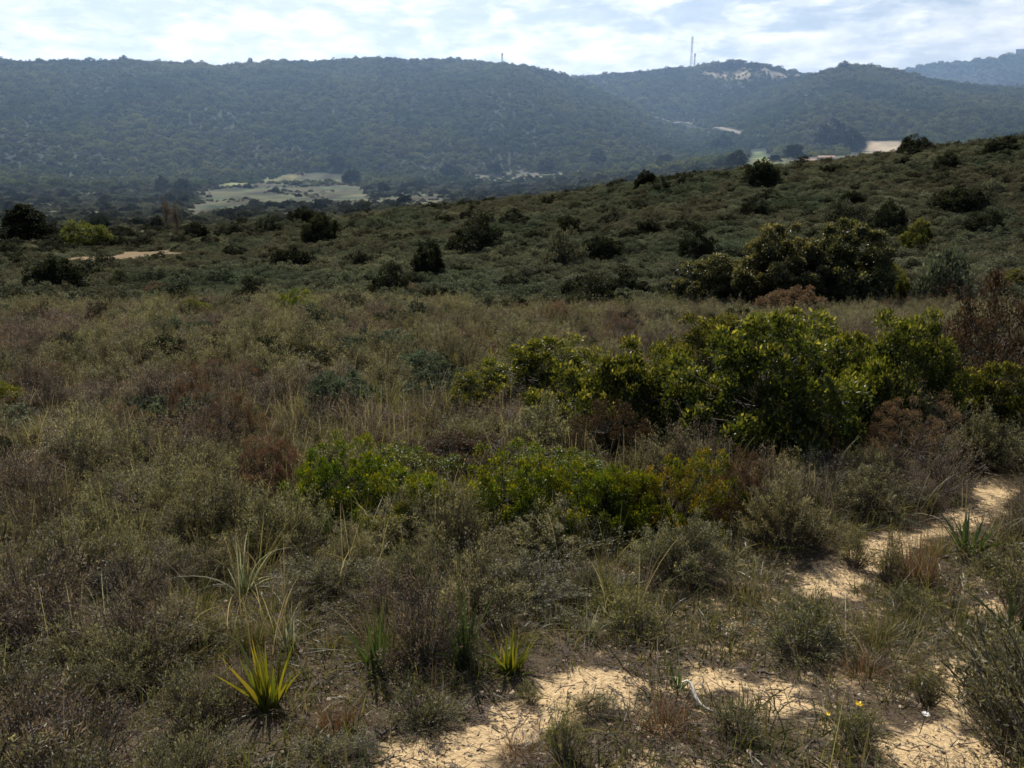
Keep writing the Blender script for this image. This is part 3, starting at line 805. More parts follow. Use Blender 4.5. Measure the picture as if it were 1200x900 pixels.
for (u, v, ww, h, lb) in [
    (145, 72, 14, 8, 'tree on the left skyline of the big hill'), (293, 76, 8, 8, 'small tree on the skyline of the big hill'),
    (455, 73, 9, 7, 'lone round tree standing up from the skyline'), (105, 71, 14, 6, 'low tree on the skyline at the far left'),
    (855, 84, 40, 9, 'long low tree clump beside the quarry'), (882, 84, 20, 10, 'round tree clump beside the quarry'), (988, 82, 16, 8, 'tree on top of the right hill')]:
    put('fart', 'skyline_tree', u, v, ww, h, lb, 'tree', 'trees on the skyline', rmin=500)


# ------------------------------------------------------------------ scattered cover
def inside(x, y, pad=0):
    ok = np.ones(len(x), bool)
    for fx, fy, fr in FOOT:
        fr_ = max(0, fr * .85 + pad)
        ok &= (x - fx) ** 2 + (y - fy) ** 2 > fr_ ** 2
        d = math.hypot(fx, fy)
        if d < 32:          # open ground on the near side
            for g in (.22, .44):
                g = g * max(min(1, .55 + .07 * d), d / 11)
                ok &= (x - fx * (1 - g / d)) ** 2 + (y - fy * (1 - g / d)) ** 2 > max(fr_ * .8, .2 if d < 4 else .1) ** 2
    return ok


def jitter(r0, r1, sp_, half=R(44), g=rng):
    m = r1
    xs = np.arange(-m * math.sin(half), m * math.sin(half), sp_); ys = np.arange(0, m, sp_)
    X, Y = np.meshgrid(xs, ys); X = X.ravel() + g.uniform(-.48, .48, X.size) * sp_; Y = Y.ravel() + g.uniform(-.48, .48, Y.size) * sp_
    r = np.hypot(X, Y); th = np.arctan2(X, Y)
    ok = (r > r0) & (r < r1) & (np.abs(th) < half)
    return X[ok], Y[ok]


def to_pix(x, y, z):
    yc = y * sp + z * cp; zc = y * cp - z * sp
    return 600 + F * x / zc, 450 - F * yc / zc


def stuff(name, label, kinds, x, y, z, scl, rotz, var, cat):
    """uncountable cover: one object that instances the plant meshes on its points"""
    me = bpy.data.meshes.new(name)
    n = len(x)
    me.vertices.add(n); me.vertices.foreach_set('co', np.stack([x, y, z], 1).astype(np.float32).ravel())
    a = me.attributes.new('variant', 'INT', 'POINT'); a.data.foreach_set('value', var.astype(np.int32))
    a = me.attributes.new('scl', 'FLOAT_VECTOR', 'POINT'); a.data.foreach_set('vector', scl.astype(np.float32).ravel())
    rot = np.zeros((n, 3)); rot[:, 2] = rotz
    a = me.attributes.new('rot', 'FLOAT_VECTOR', 'POINT'); a.data.foreach_set('vector', rot.astype(np.float32).ravel())
    o = bpy.data.objects.new(name, me); COL.objects.link(o)
    o['kind'] = 'stuff'; o['label'] = label; o['category'] = cat
    ng = bpy.data.node_groups.new(name, 'GeometryNodeTree')
    ng.interface.new_socket('Geometry', in_out='INPUT', socket_type='NodeSocketGeometry')
    ng.interface.new_socket('Geometry', in_out='OUTPUT', socket_type='NodeSocketGeometry')
    nd, ln = ng.nodes, ng.links
    gi = nd.new('NodeGroupInput'); go = nd.new('NodeGroupOutput'); jn = nd.new('GeometryNodeJoinGeometry')

    def na(nm, t):
        q = nd.new('GeometryNodeInputNamedAttribute'); q.data_type = t; q.inputs[0].default_value = nm
        return [s for s in q.outputs if s.enabled and s.name == 'Attribute'][0]
    av, as_, ar = na('variant', 'INT'), na('scl', 'FLOAT_VECTOR'), na('rot', 'FLOAT_VECTOR')
    er = nd.new('FunctionNodeEulerToRotation'); ln.new(ar, er.inputs[0])
    for i, me_list in enumerate(kinds):
        cm = nd.new('FunctionNodeCompare'); cm.data_type = 'INT'; cm.operation = 'EQUAL'
        ins = [s for s in cm.inputs if s.enabled]
        ln.new(av, ins[0]); ins[1].default_value = i
        for pm in me_list:
            src = bpy.data.objects.new(name + '_source', pm)      # never linked to the scene: only its mesh is used
            oi = nd.new('GeometryNodeObjectInfo'); oi.inputs['Object'].default_value = src; oi.inputs['As Instance'].default_value = True
            ip = nd.new('GeometryNodeInstanceOnPoints')
            ln.new(gi.outputs[0], ip.inputs['Points']); ln.new(cm.outputs[0], ip.inputs['Selection'])
            ln.new(oi.outputs['Geometry'], ip.inputs['Instance']); ln.new(er.outputs[0], ip.inputs['Rotation']); ln.new(as_, ip.inputs['Scale'])
            ln.new(ip.outputs[0], jn.inputs[0])
    ln.new(jn.outputs[0], go.inputs[0])
    md = o.modifiers.new('scatter', 'NODES'); md.node_group = ng
    return o

# ---- individual heath plants close to the camera
G_ = dict(grey=('heath_shrub', 'low grey-green heath shrub with fine twigs among others of its kind', 'shrub', 'grey-green heath shrubs of the foreground'),
          brownh=('brown_heath', 'low purplish brown heath shrub gone dry among the grey ones', 'shrub', 'brown heath shrubs of the foreground'),
          tuft=('grass_tuft', 'loose green and straw grass tuft between the heath shrubs', 'grass', 'grass tufts of the foreground'),
          wispy=('dry_grass_tuft', 'wispy pale dry grass tuft waving above the heath', 'grass', 'dry grass tufts of the foreground'),
          greenh=('green_tuft', 'small dark green tuft at the sandy right side of the foreground', 'tuft', 'small green tufts of the foreground'),
          rust=('rusty_grass', 'small rusty dry grass tuft at the sandy right side of the foreground', 'grass', 'rusty grass tufts of the foreground'))
NEAR = 7.4
bx, by = jitter(1.8, NEAR, .245, R(38))
br_ = np.hypot(bx, by); bth = np.arctan2(bx, by)
sd_ = cover(SAND, bx, by, .22)
ok = ((sd_ < .12) | (rng.random(len(bx)) < .22)) & inside(bx, by, -.06) & ((cover(SAND, bx * (1 + np.clip(.06 * br_ + .14, .1, .38) / br_), by * (1 + np.clip(.06 * br_ + .14, .1, .38) / br_), .2) < .4) | (rng.random(len(bx)) < .25))
right = np.clip((bth - R(2)) / R(9), 0, 1) * np.clip((6.5 - br_) / 1.5, 0, 1)
ok &= rng.random(len(bx)) > .38 * right
pat = fbm(bx * .9, by * .9, 3, 31)
for x, y, r, rt, pt in zip(bx[ok], by[ok], br_[ok], right[ok], pat[ok]):
    q = random.random()
    if q < .62 * rt: k = random.choice(['greenh', 'greenh', 'tuft', 'rust'])
    elif q > .62: k = random.choice(['tuft', 'wispy', 'wispy'])
    else: k = 'grey' if pt + random.gauss(0, .18) > -.06 else 'brownh'
    s = {'grey': .5, 'brownh': .5, 'tuft': .52, 'wispy': .62, 'greenh': .34, 'rust': .4}[k] * random.uniform(.6, 1.3) * (.78 + .06 * min(r, 6))
    if cover(SAND, np.array([x]), np.array([y]), .22)[0] > .12: s *= .5
    nm, lb, ct, gp = G_[k]
    place(k, nm, (x, y, float(zt(x, y)) - .015), (s, s * random.uniform(.7, 1.2), s * random.uniform(.75, 1.2)), None, lb, ct, gp, tilt=.22)

# ---- the rest of the plateau heath
HK = ['grey', 'brownh', 'tuft', 'wispy', 'brown', 'scrub', 'redl', 'yelg', 'lent', 'dark']
hl = [[m for _, m in p] for k in HK for p in PR[k]]
hoff = np.cumsum([0] + [len(PR[k]) for k in HK])
x, y = jitter(NEAR, 37, .36)
xs, ys = jitter(1.8, NEAR, .27, R(56)); ok = np.abs(np.arctan2(xs, ys)) > R(37.5)      # beyond the edges of the picture
x, y = np.concatenate([x, xs[ok]]), np.concatenate([y, ys[ok]])
ok = inside(x, y, -.15); x, y = x[ok], y[ok]
pt = fbm(x * .35, y * .35, 3, 31) + rng.normal(size=len(x)) * .16
q = rng.random(len(x))
kind = np.where(q < .15, rng.choice([4, 4, 4, 5, 5, 6, 6, 7, 8, 9, 9], len(x)), np.where(q > .58, np.where(q > .74, 3, 2), np.where(pt > -.04, 0, 1)))
kind = np.where((np.abs(np.arctan2(x, y)) > R(36)) & (np.hypot(x, y) < 9), kind % 4, kind)
var = hoff[kind] + (rng.random(len(x)) * (hoff[kind + 1] - hoff[kind])).astype(int)
s = np.choose(kind, [.72, .68, .7, .76, .32, .4, .34, .3, .26, .34]) * rng.uniform(.6, 1.35, len(x)) * (1 + .3 * np.clip((np.hypot(x, y) - 12) / 20, 0, 1))
stuff('heath_cover', 'dense grey and brown heath covering the plateau', hl, x, y, zt(x, y) - .03, np.stack([s, s, s * rng.uniform(.7, 1.05, len(x))], 1), rng.random(len(x)) * 6.28, var, 'heath')
# ---- long loose grass blades growing through the heath
x1, y1 = jitter(2.0, 9, .2, R(38)); x2, y2 = jitter(9, 36, .42)
x, y = np.concatenate([x1, x2]), np.concatenate([y1, y2])
pg = fbm(x * .5, y * .5, 3, 63)
ok = (cover(SAND, x, y, .2) < .2) & (pg + rng.normal(size=len(x)) * .25 > 0)
rr_ = np.hypot(x, y); ok &= (cover(SAND, x * (1 + .38 / rr_), y * (1 + .38 / rr_), .2) < .4) | (rr_ < 3.2)
ok &= inside(x, y, -.25); x, y = x[ok], y[ok]
s = rng.uniform(.55, 1.25, len(x))
stuff('long_grass', 'loose long pale grass blades growing through the heath', [[p[0][1]] for p in PR['blade']], x, y, zt(x, y), np.stack([s, s, s], 1), rng.random(len(x)) * 6.28, (rng.random(len(x)) * 4).astype(int), 'grass')
# ---- short herbs under everything near
x, y = jitter(1.3, 12, .14)
sdn = cover(SAND, x, y, .2)
ok = (sdn < .25 + .5 * (rng.random(len(x)) < .06)) & (rng.random(len(x)) < np.clip(1.3 - np.hypot(x, y) / 12, .2, 1))
x, y = x[ok], y[ok]
s = rng.uniform(.4, 1.1, len(x))
stuff('short_grass', 'short herbs and grass between the heath plants', [[p[0][1]] for p in PR['herb']], x, y, zt(x, y), np.stack([s, s, s], 1), rng.random(len(x)) * 6.28, (rng.random(len(x)) * 3).astype(int), 'grass')
# ---- twigs and small stones lying on the sand
def litter_mesh(seed):
    g = np.random.default_rng(seed); mb = MB()
    n = 14
    P = np.stack([g.normal(size=n) * .09, g.normal(size=n) * .09, np.full(n, .004)], 1)
    a = g.random(n) * 6.28; L = g.uniform(.02, .09, n)
    D = np.stack([np.cos(a) * L, np.sin(a) * L, g.uniform(0, .012, n)], 1)
    t = np.linspace(0, 1, 4)
    C = P[:, None] + D[:, None] * t[None, :, None] + g.normal(size=(n, 4, 3)) * .003
    tubes(mb, C, np.broadcast_to(np.linspace(.0022, .001, 4), (n, 4)), 4, 0)
    k = 26
    leaves(mb, np.stack([g.normal(size=k) * .12, g.normal(size=k) * .12, g.uniform(.002, .01, k)], 1), np.stack([g.normal(size=k), g.normal(size=k), g.normal(size=k) * .2], 1), .016, .007, 1, None, g)
    for i in range(5):
        c = np.array([g.normal() * .1, g.normal() * .1, .002]); r = g.uniform(.004, .011)
        d = nrm(np.array([(1, 0, 0), (.3, .95, 0), (-.8, .6, 0), (-.8, -.6, 0), (.3, -.95, 0), (0, 0, .7)]) + g.normal(size=(6, 3)) * .15) * r
        d[5] *= .7
        mb.add(c + d, [(0, 1, 5), (1, 2, 5), (2, 3, 5), (3, 4, 5), (4, 0, 5)], 2)
    return mb.mesh('litter', [M['twig'], M['brown'], M['flint']])
lm = [[litter_mesh(500 + i)] for i in range(4)]
x, y = jitter(1.4, 7, .13)
ok = rng.random(len(x)) < .7; x, y = x[ok], y[ok]
s = rng.uniform(.6, 1.3, len(x))
stuff('ground_litter', 'dry twigs, leaves and small stones lying on the sand', lm, x, y, zt(x, y), np.stack([s, s, s], 1), rng.random(len(x)) * 6.28, (rng.random(len(x)) * 4).astype(int), 'litter')

# ---- scrub on the slope and in the near valley
SK = [[m for _, m in p] for k in ('scrub', 'scrubb', 'dark') for p in PR[k]]
def scrub(name, label, r0, r1, sp_, s0, s1, pdark, keep=1.0):
    x, y = jitter(r0, r1, sp_)
    ok = inside(x, y, -.4) & (far_cover(x, y) < np.where((fbm(x / 26, y / 26, 3, 5) > .02) & (rng.random(len(x)) < .6), 1.1, rng.uniform(.1, .6, len(x)))) & (cover(CLEAR, x, y, 3) < .5) & (rng.random(len(x)) < keep) & (cover(WARM, x, y, 3) < .6)
    x, y = x[ok], y[ok]
    u, v = to_pix(x, y, zt(x, y)); ok = (u > -150) & (u < 1350); x, y = x[ok], y[ok]
    q = rng.random(len(x)); pt = fbm(x * .06, y * .06, 3, 77) + rng.normal(size=len(x)) * .25
    var = np.where(q < pdark, 6 + (rng.random(len(x)) * 4).astype(int), np.where(pt > .18, 4 + (rng.random(len(x)) * 2).astype(int), (rng.random(len(x)) * 4).astype(int)))
    s = (s0 + (s1 - s0) * rng.random(len(x)) ** 2.6) * (1 - .4 * far_cover(x, y)) * np.where(var > 5, 1.55, 1)
    stuff(name, label, SK, x, y, zt(x, y) - .12 * s, np.stack([s * rng.uniform(.8, 1.2, len(x)), s, s * rng.uniform(.6, 1.0, len(x))], 1), rng.random(len(x)) * 6.28, var, 'scrub')
scrub('slope_scrub', 'dense low scrub covering the slope behind the plateau', 33, 100, .78, .4, 1.05, .03)
scrub('crest_scrub', 'scrub covering the crest behind and the near valley', 100, 200, 1.05, .5, 1.3, .035)
scrub('valley_scrub', 'scrub and low trees on the valley floor', 200, 520, 2.9, .8, 2.6, .16, .8)
# ---- woods on the far hills
FK = [[m for _, m in p] for p in PR['far']]
def wood(name, label, r0, r1, sp_, s0, s1, keep=1.0):
    x, y = jitter(r0, r1, sp_, R(40))
    ok = (far_cover(x, y) < np.where((fbm(x / 26, y / 26, 3, 5) > .02) & (rng.random(len(x)) < .6), 1.1, rng.uniform(.1, .6, len(x)))) & (cover(CLEAR, x, y, 3) < .5) & (rng.random(len(x)) < keep)
    ok &= (cover(PALE, x, y, 6) < rng.uniform(.3, 1.3, len(x)))
    ok &= cover(TRACKP, x, y, 4.) < .5
    x, y = x[ok], y[ok]
    # only ground that can be seen from about here
    z = zt(x, y); r = np.hypot(x, y); th = np.arctan2(x, y)
    i = np.clip(np.searchsorted(TH, th), 0, len(TH) - 1); j = np.searchsorted(LR, np.log(r))
    mx = np.maximum.accumulate(ZT / RR[None], axis=1)
    vis = (z + 12) / r > mx[i, np.clip(j - 2, 0, len(LR) - 1)] - .012
    x, y, z = x[vis], y[vis], z[vis]
    s = s0 + (s1 - s0) * rng.random(len(x)) ** 1.8
    s = s * (1 - .5 * far_cover(x, y)); big = np.clip(.5 + fbm(x / 60, y / 60, 3, 9) * 1.2, 0, 1); s = s * (.7 + .6 * big)
    stuff(name, label, FK, x, y, z - .35 * s, np.stack([s * rng.uniform(.85, 1.2, len(x)), s, s * rng.uniform(.75, 1.1, len(x))], 1), rng.random(len(x)) * 6.28, (rng.random(len(x)) * 4).astype(int), 'woodland')
    print(name, len(x))
TRACKPX = [[(744, 133), (770, 138), (790, 145), (800, 143), (850, 152), (872, 158)]]
TRACKP = []
for pl in TRACKPX:
    for a_, b_ in zip(pl[:-1], pl[1:]):
        p0 = at(*a_, rmin=400)[0][:2]; p1 = at(*b_, rmin=400)[0][:2]
        d = p1 - p0; n_ = np.array([-d[1], d[0]]) / np.hypot(*d) * 4.5
        TRACKP.append(np.array([p0 + n_, p1 + n_, p1 - n_, p0 - n_]))
wood('valley_woodland', 'woodland at the foot of the far hills', 500, 740, 3.9, 1.2, 3.5, .95)
wood('far_woodland', 'evergreen woodland covering the big far hill', 740, 1000, 3.9, 1.25, 3.6)
wood('distant_woodland', 'evergreen woodland covering the hills at the right', 1000, 1200, 4.6, 1.5, 4.2)
wood('horizon_woodland', 'thin woodland on the farthest hill', 1250, 1800, 9, 2, 5)


# ------------------------------------------------------------------ terrain sheets
def terrain():
    nT, nR = ZT.shape
    V = np.stack([GX, GY, ZT], 2).reshape(-1, 3)
    i, j = np.meshgrid(np.arange(nT - 1), np.arange(nR - 1), indexing='ij')
    a = (i * nR + j).ravel()
    Fq = np.stack([a, a + 1, a + nR + 1, a + nR], 1)[:, ::-1]
    x, y = V[:, 0], V[:, 1]; r = np.hypot(x, y)
    sand = np.zeros(len(V)); nr = r < 16
    sand[nr] = cover(SAND, x[nr], y[nr], .25)
    th = np.arctan2(x, y)
    sparse = np.clip((th - R(2)) / R(10), 0, 1) * np.clip((6.2 - r) / 1.5, 0, 1)
    sand = np.maximum(sand, .26 * sparse + .12 * np.clip((11 - r) / 3, 0, 1))
    col = np.zeros((len(V), 4))
    def lerp(c, w): col[:, :3] = col[:, :3] * (1 - w[:, None]) + np.array(c)[None] * w[:, None]
    col[:, :3] = (.04, .045, .025)
    lerp((.022, .028, .015), np.clip((r - 540) / 60, 0, 1))
    lerp((.07, .068, .04), np.clip((r - 150) / 60, 0, 1) * np.clip((600 - r) / 60, 0, 1))
    fm = (np.abs(th) < R(50)) & (r > 90)
    def reg(P, w=4.0):
        s = np.zeros(len(V)); s[fm] = cover(P, x[fm], y[fm], w); return s
    sm = reg(FARP['meadow'], 18); ss = reg(FARP['sandy_clearing']); sq = reg(FARP['quarry_clearing'], 10)
    lerp((.045, .056, .024), sm); lerp((.14, .155, .055), reg(STRIP, 5))
    mot = fbm(x / 9, y / 14, 4, 91)[:, None]; mk_ = sm[:, None]
    col[:, :3] *= 1 + mk_ * np.clip(1.5 * mot, -.75, .8) + mk_ * .3 * np.array([1, .1, .2]) * np.clip(3 * fbm(x / 25, y / 25, 2, 17), -1, 1)[:, None]; lerp((.4, .32, .22), ss); lerp((.3, .25, .18), sq)
    lerp((.32, .21, .11), reg(WARM, 5) * .5); lerp((.2, .19, .14), reg(PALE, 12) * .4)
    col[:, 3] = np.clip((36 - r) / 8, 0, 1)
    fr = dict(meadow=sm, sandy_clearing=ss, quarry_clearing=sq)
    fcode = np.zeros(len(Fq), int)
    for k, (nm, s) in enumerate(fr.items()):
        fcode[s[Fq].mean(1) > .5] = k + 1
    for k, nm in enumerate(['ground'] + list(fr)):
        Fk = Fq[fcode == k]
        if not len(Fk): print('empty', nm); continue
        used, inv = np.unique(Fk, return_inverse=True)
        mb = MB(); mb.add(V[used], inv.reshape(-1, 4), 0)
        me = mb.mesh(nm, [M['soil']], True)
        at1 = me.attributes.new('col', 'FLOAT_COLOR', 'POINT'); at1.data.foreach_set('color', col[used].astype(np.float32).ravel())
        at2 = me.attributes.new('sand', 'FLOAT', 'POINT'); at2.data.foreach_set('value', sand[used].astype(np.float32))
        o = bpy.data.objects.new(nm, me); COL.objects.link(o); o['kind'] = 'structure'
terrain()

# ------------------------------------------------------------------ built things far off
def thing(name, loc, label, cat, rz=0, group=None):
    o = bpy.data.objects.new(name, None); o.empty_display_size = .5; COL.objects.link(o); o.location = loc; o.rotation_euler = (0, 0, rz)
    o['label'] = label; o['category'] = cat
    if group: o['group'] = group
    return o


def part(name, mb, mat, par, smooth=False):
    o = bpy.data.objects.new(name, mb.mesh(name, [M[mat]], smooth)); COL.objects.link(o); o.parent = par; return o


def track():
    mb = MB()
    for pl in TRACKPX:
        W_ = []
        for a_, b_ in zip(pl[:-1], pl[1:]):
            for t in np.linspace(0, 1, 8, endpoint=False):
                W_.append(at(a_[0] + (b_[0] - a_[0]) * t, a_[1] + (b_[1] - a_[1]) * t, 400)[0][:2])
        W_ = np.array(W_)
        for _ in range(3): W_[1:-1] = (W_[:-2] + W_[2:] + 2 * W_[1:-1]) / 4
        d = np.gradient(W_, axis=0); n_ = np.stack([-d[:, 1], d[:, 0]], 1); n_ /= np.linalg.norm(n_, axis=1)[:, None]
        rows = []
        for s in (-1, -.33, .33, 1):
            q = W_ + n_ * s * 1.9; rows.append(np.column_stack([q, zt(q[:, 0], q[:, 1]) + .5]))
        V = np.stack(rows, 1).reshape(-1, 3); k = len(W_)
        mb.add(V, [(i * 4 + j, i * 4 + j + 1, i * 4 + j + 5, i * 4 + j + 4) for i in range(k - 1) for j in range(3)], 0)
    M['track'] = plain_mat('track_dust', (.13, .115, .085), (.22, .19, .145), .3, .95)
    o = bpy.data.objects.new('dirt_track', mb.mesh('dirt_track', [M['track']], True)); COL.objects.link(o); o['kind'] = 'structure'
track()


def mast(u, v, h, wid, label):
    p, r = at(u, v, 500)
    px = math.sqrt(p @ p) / math.hypot(F, math.hypot(u - 600, v - 450))
    H = h * px; b = wid
    t = thing('radio_mast', (p[0], p[1], p[2] - 1), label, 'mast', group='masts on the skyline')
    mb = MB(); c3 = [(b * math.cos(a), b * math.sin(a)) for a in (0.3, 2.39, 4.49)]
    C = np.array([[(x, y, 0), (x * .8, y * .8, H * .5), (x * .6, y * .6, H)] for x, y in c3]); tubes(mb, C, np.full((3, 3), .22), 5)
    part('leg_frame', mb, 'steel', t)
    mb = MB(); nb = int(H / 3); L = []
    for i in range(nb):
        z0, z1 = H * i / nb, H * (i + 1) / nb; f0, f1 = 1 - .4 * i / nb, 1 - .4 * (i + 1) / nb
        for a in range(3):
            x0, y0 = c3[a]; x1, y1 = c3[(a + 1) % 3]
            L.append([(x0 * f0, y0 * f0, z0), ((x0 * f0 + x1 * f1) / 2, (y0 * f0 + y1 * f1) / 2, (z0 + z1) / 2), (x1 * f1, y1 * f1, z1)])
    tubes(mb, np.array(L), np.full((len(L), 3), .09), 4); part('lattice', mb, 'steel', t)
    mb = MB()
    for a in range(3):
        x, y = c3[a]; mb.box((x * .95, y * .95, H * .93), (.35, .35, 2.2)); mb.box((x * .95, y * .95, H * .84), (.35, .35, 1.8))
    part('antenna', mb, 'wall', t)
    mb = MB(); tubes(mb, np.array([[(0, 0, H * .99), (0, 0, H * 1.03), (0, 0, H * 1.06)]]), np.full((1, 3), .12), 5); part('lightning_rod', mb, 'steel', t)
mast(588.5, 75, 15, 1.0, 'short thin mast on the big hill left of the saddle')
mast(809.5, 81, 36, 1.5, 'tallest lattice radio mast beside the quarry')
mast(813.5, 81, 18, 1.1, 'shorter radio mast just right of the tallest one')


def house(u, v, wpx, hpx, dep, label, roof='gable', wall='wall', rmin=150, tilt=0, storey=1, name='farm_building', group=None):
    p, r = at(u, v, rmin)
    px = math.sqrt(p @ p) / math.hypot(F, math.hypot(u - 600, v - 450))
    W, H = wpx * px, hpx * px
    t = thing(name, (p[0], p[1], p[2] - .4), label, 'building', -math.atan2(p[0], p[1]) + tilt, group)
    mb = MB(); mb.box((0, dep / 2, H / 2), (W, dep, H)); wl = part('wall', mb, wall, t)
    mb = MB()
    if roof == 'gable':
        rh = H * .45; o_ = .4
        V = [(-W / 2 - o_, -o_, H - .1), (W / 2 + o_, -o_, H - .1), (W / 2 + o_, dep + o_, H - .1), (-W / 2 - o_, dep + o_, H - .1), (-W / 2 - o_, dep / 2, H + rh), (W / 2 + o_, dep / 2, H + rh)]
        mb.add(V, [(0, 1, 5, 4), (2, 3, 4, 5)]); mb.add(V, [(0, 4, 3), (1, 2, 5)]); mb.add(V, [(3, 2, 1, 0)])
    else:
        mb.box((0, dep / 2, H + .25), (W + 1.4, dep + 1.4, .5))
    part('roof', mb, 'tile' if roof == 'gable' else 'conc', t)
    n = max(2, int(W / 4)); sh = H / storey
    for st in range(storey):
        for i in range(n):
            x = -W / 2 + W * (i + .5) / n
            if st == 0 and i == n // 2:
                mb = MB(); mb.box((x, -.06, sh * .38), (1.1, .1, sh * .72)); part('door', mb, 'wood', t)
                continue
            mb = MB(); mb.box((x, -.05, st * sh + sh * .58), (1.5, .09, sh * .4)); f = part('window', mb, 'conc', t)
            mb = MB(); mb.box((x, -.11, st * sh + sh * .58), (1.2, .04, sh * .33)); part('pane', mb, 'glass', f)
    return t
house(968, 188, 17, 4.5, 7, 'low white farmhouse between the dark trees and the slope crest')
house(946, 191, 18, 4, 6, 'long low grey-brown shed left of the white farmhouse', 'gable', 'conc')
house(1010, 184, 10, 4, 6, 'small pale hut below the sandy clearing', 'flat', 'wall')
house(1197, 64, 12, 6, 16, 'flat-roofed pale building on the farthest hill at the right edge', 'flat', 'conc', 1500, 0, 2, 'hilltop_building')


# ------------------------------------------------------------------ small single things in the foreground
def stick():
    p, r = at(812, 826); mb = MB()
    C = np.array([(-.03, .05, .05), (-.012, .054, .054), (.0, .044, .05), (.004, .02, .038), (.008, 0, .028), (.016, -.02, .02), (.032, -.038, .013), (.058, -.05, .01)])
    tubes(mb, C[None], np.array([[.002, .004, .005, .006, .0062, .006, .0055, .003]]), 7)
    o = bpy.data.objects.new('pale_stick', mb.mesh('pale_stick', [M['pale_wood']], True)); COL.objects.link(o); o.location = p; o.scale = (1.15,) * 3
    o['label'] = 'bleached bent stick lying at the edge of the sand'; o['category'] = 'stick'
stick()


def twig(u, v, L, rz, lb):
    p, r = at(u, v); mb = MB(); g = np.random.default_rng(int(u))
    t = np.linspace(-.5, .5, 6); C = np.stack([t * L, g.normal(size=6) * .008, .012 + np.abs(g.normal(size=6)) * .006], 1)
    tubes(mb, C[None], np.linspace(.007, .003, 6)[None], 6)
    b = np.stack([np.linspace(C[3, 0], C[3, 0] + L * .25, 4), np.linspace(C[3, 1], .07 * L * 4, 4), np.linspace(.015, .04, 4)], 1); tubes(mb, b[None], np.linspace(.004, .0015, 4)[None], 5)
    o = bpy.data.objects.new('fallen_twig', mb.mesh('twig', [M['bark']], True)); COL.objects.link(o); o.location = p; o.rotation_euler = (0, 0, rz)
    o['label'] = lb; o['category'] = 'twig'
twig(692, 826, .14, .5, 'dark forked twig lying in the middle of the sand patch')
twig(458, 862, .1, .15, 'dark twig at the left end of the sand patch')
twig(905, 796, .12, -.5, 'thin grey twig behind the small right sand patch')


def flower(u, v, z, mat, lb, rad):
    p, r = at(u, v); k = .93; p = p * k; g = np.random.default_rng(int(u))
    base = np.array([p[0], p[1], float(zt(p[0], p[1]))]); h = max(.04, p[2] - base[2])
    t = thing('wild_flower', base, lb, 'flower')
    mb = MB(); C = np.stack([np.linspace(0, .0, 4), np.linspace(.02, 0, 4), np.linspace(0, h, 4)], 1); tubes(mb, C[None], np.full((1, 4), .0018), 5); part('stalk', mb, 'strapd', t)
    mb = MB(); n = 14; a = np.arange(n) * 6.283 / n
    D = np.stack([np.cos(a), np.sin(a), np.full(n, .35)], 1); leaves(mb, np.tile([0, 0, h], (n, 1)) + D * .002, D, rad, rad * .45, 0); part('petals', mb, mat, t)
    mb = MB(); n = 8; a = np.arange(n) * 6.283 / n; V = np.concatenate([np.stack([np.cos(a) * rad * .35, np.sin(a) * rad * .35, np.full(n, h + .001)], 1), [[0, 0, h + rad * .3]]])
    mb.add(V, [(i, (i + 1) % n, n) for i in range(n)]); part('centre', mb, 'petal' if mat == 'petal' else 'bark', t)
flower(1007, 826, .1, 'petal', 'yellow flower head above the green tuft at the bottom right', .016)
flower(970, 838, .1, 'petal', 'smaller yellow flower at the left of the flowering green tuft', .009)
flower(1085, 838, .08, 'white', 'small white flower with a dark centre on the right sand', .015)


# ------------------------------------------------------------------ light, sky, haze
SUN_EL, SUN_AZ = R(44), R(-16)        # azimuth from +Y, negative to the left
sd = Vector((math.sin(SUN_AZ) * math.cos(SUN_EL), math.cos(SUN_AZ) * math.cos(SUN_EL), math.sin(SUN_EL)))
sun = bpy.data.lights.new('sun', 'SUN'); sun.energy = 7.0; sun.angle = R(.55); sun.color = (1, .93, .82)
so = bpy.data.objects.new('sun', sun); COL.objects.link(so); so.rotation_euler = (-sd).to_track_quat('-Z', 'Y').to_euler()
w = bpy.data.worlds.new('World'); sc.world = w; w.use_nodes = True
nt = w.node_tree; nd, ln = nt.nodes, nt.links; nd.clear()
sky = nd.new('ShaderNodeTexSky'); sky.sky_type = 'NISHITA'; sky.sun_disc = False
sky.sun_elevation = SUN_EL; sky.sun_rotation = SUN_AZ; sky.air_density = 1; sky.dust_density = 1.2
bg = nd.new('ShaderNodeBackground'); out = nd.new('ShaderNodeOutputWorld'); ln.new(bg.outputs[0], out.inputs[0])
tc = nd.new('ShaderNodeTexCoord')
sep = nd.new('ShaderNodeSeparateXYZ'); ln.new(tc.outputs['Generated'], sep.inputs[0])
mp = nd.new('ShaderNodeMapping'); mp.inputs['Scale'].default_value = (13, 13, 40); mp.inputs['Location'].default_value = (3.1, 1.7, .4)
ln.new(tc.outputs['Generated'], mp.inputs[0])
n1 = nd.new('ShaderNodeTexNoise'); n1.inputs['Scale'].default_value = 1; n1.inputs['Detail'].default_value = 8; n1.inputs['Roughness'].default_value = .55
n1.inputs['Distortion'].default_value = .25
ln.new(mp.outputs[0], n1.inputs['Vector'])
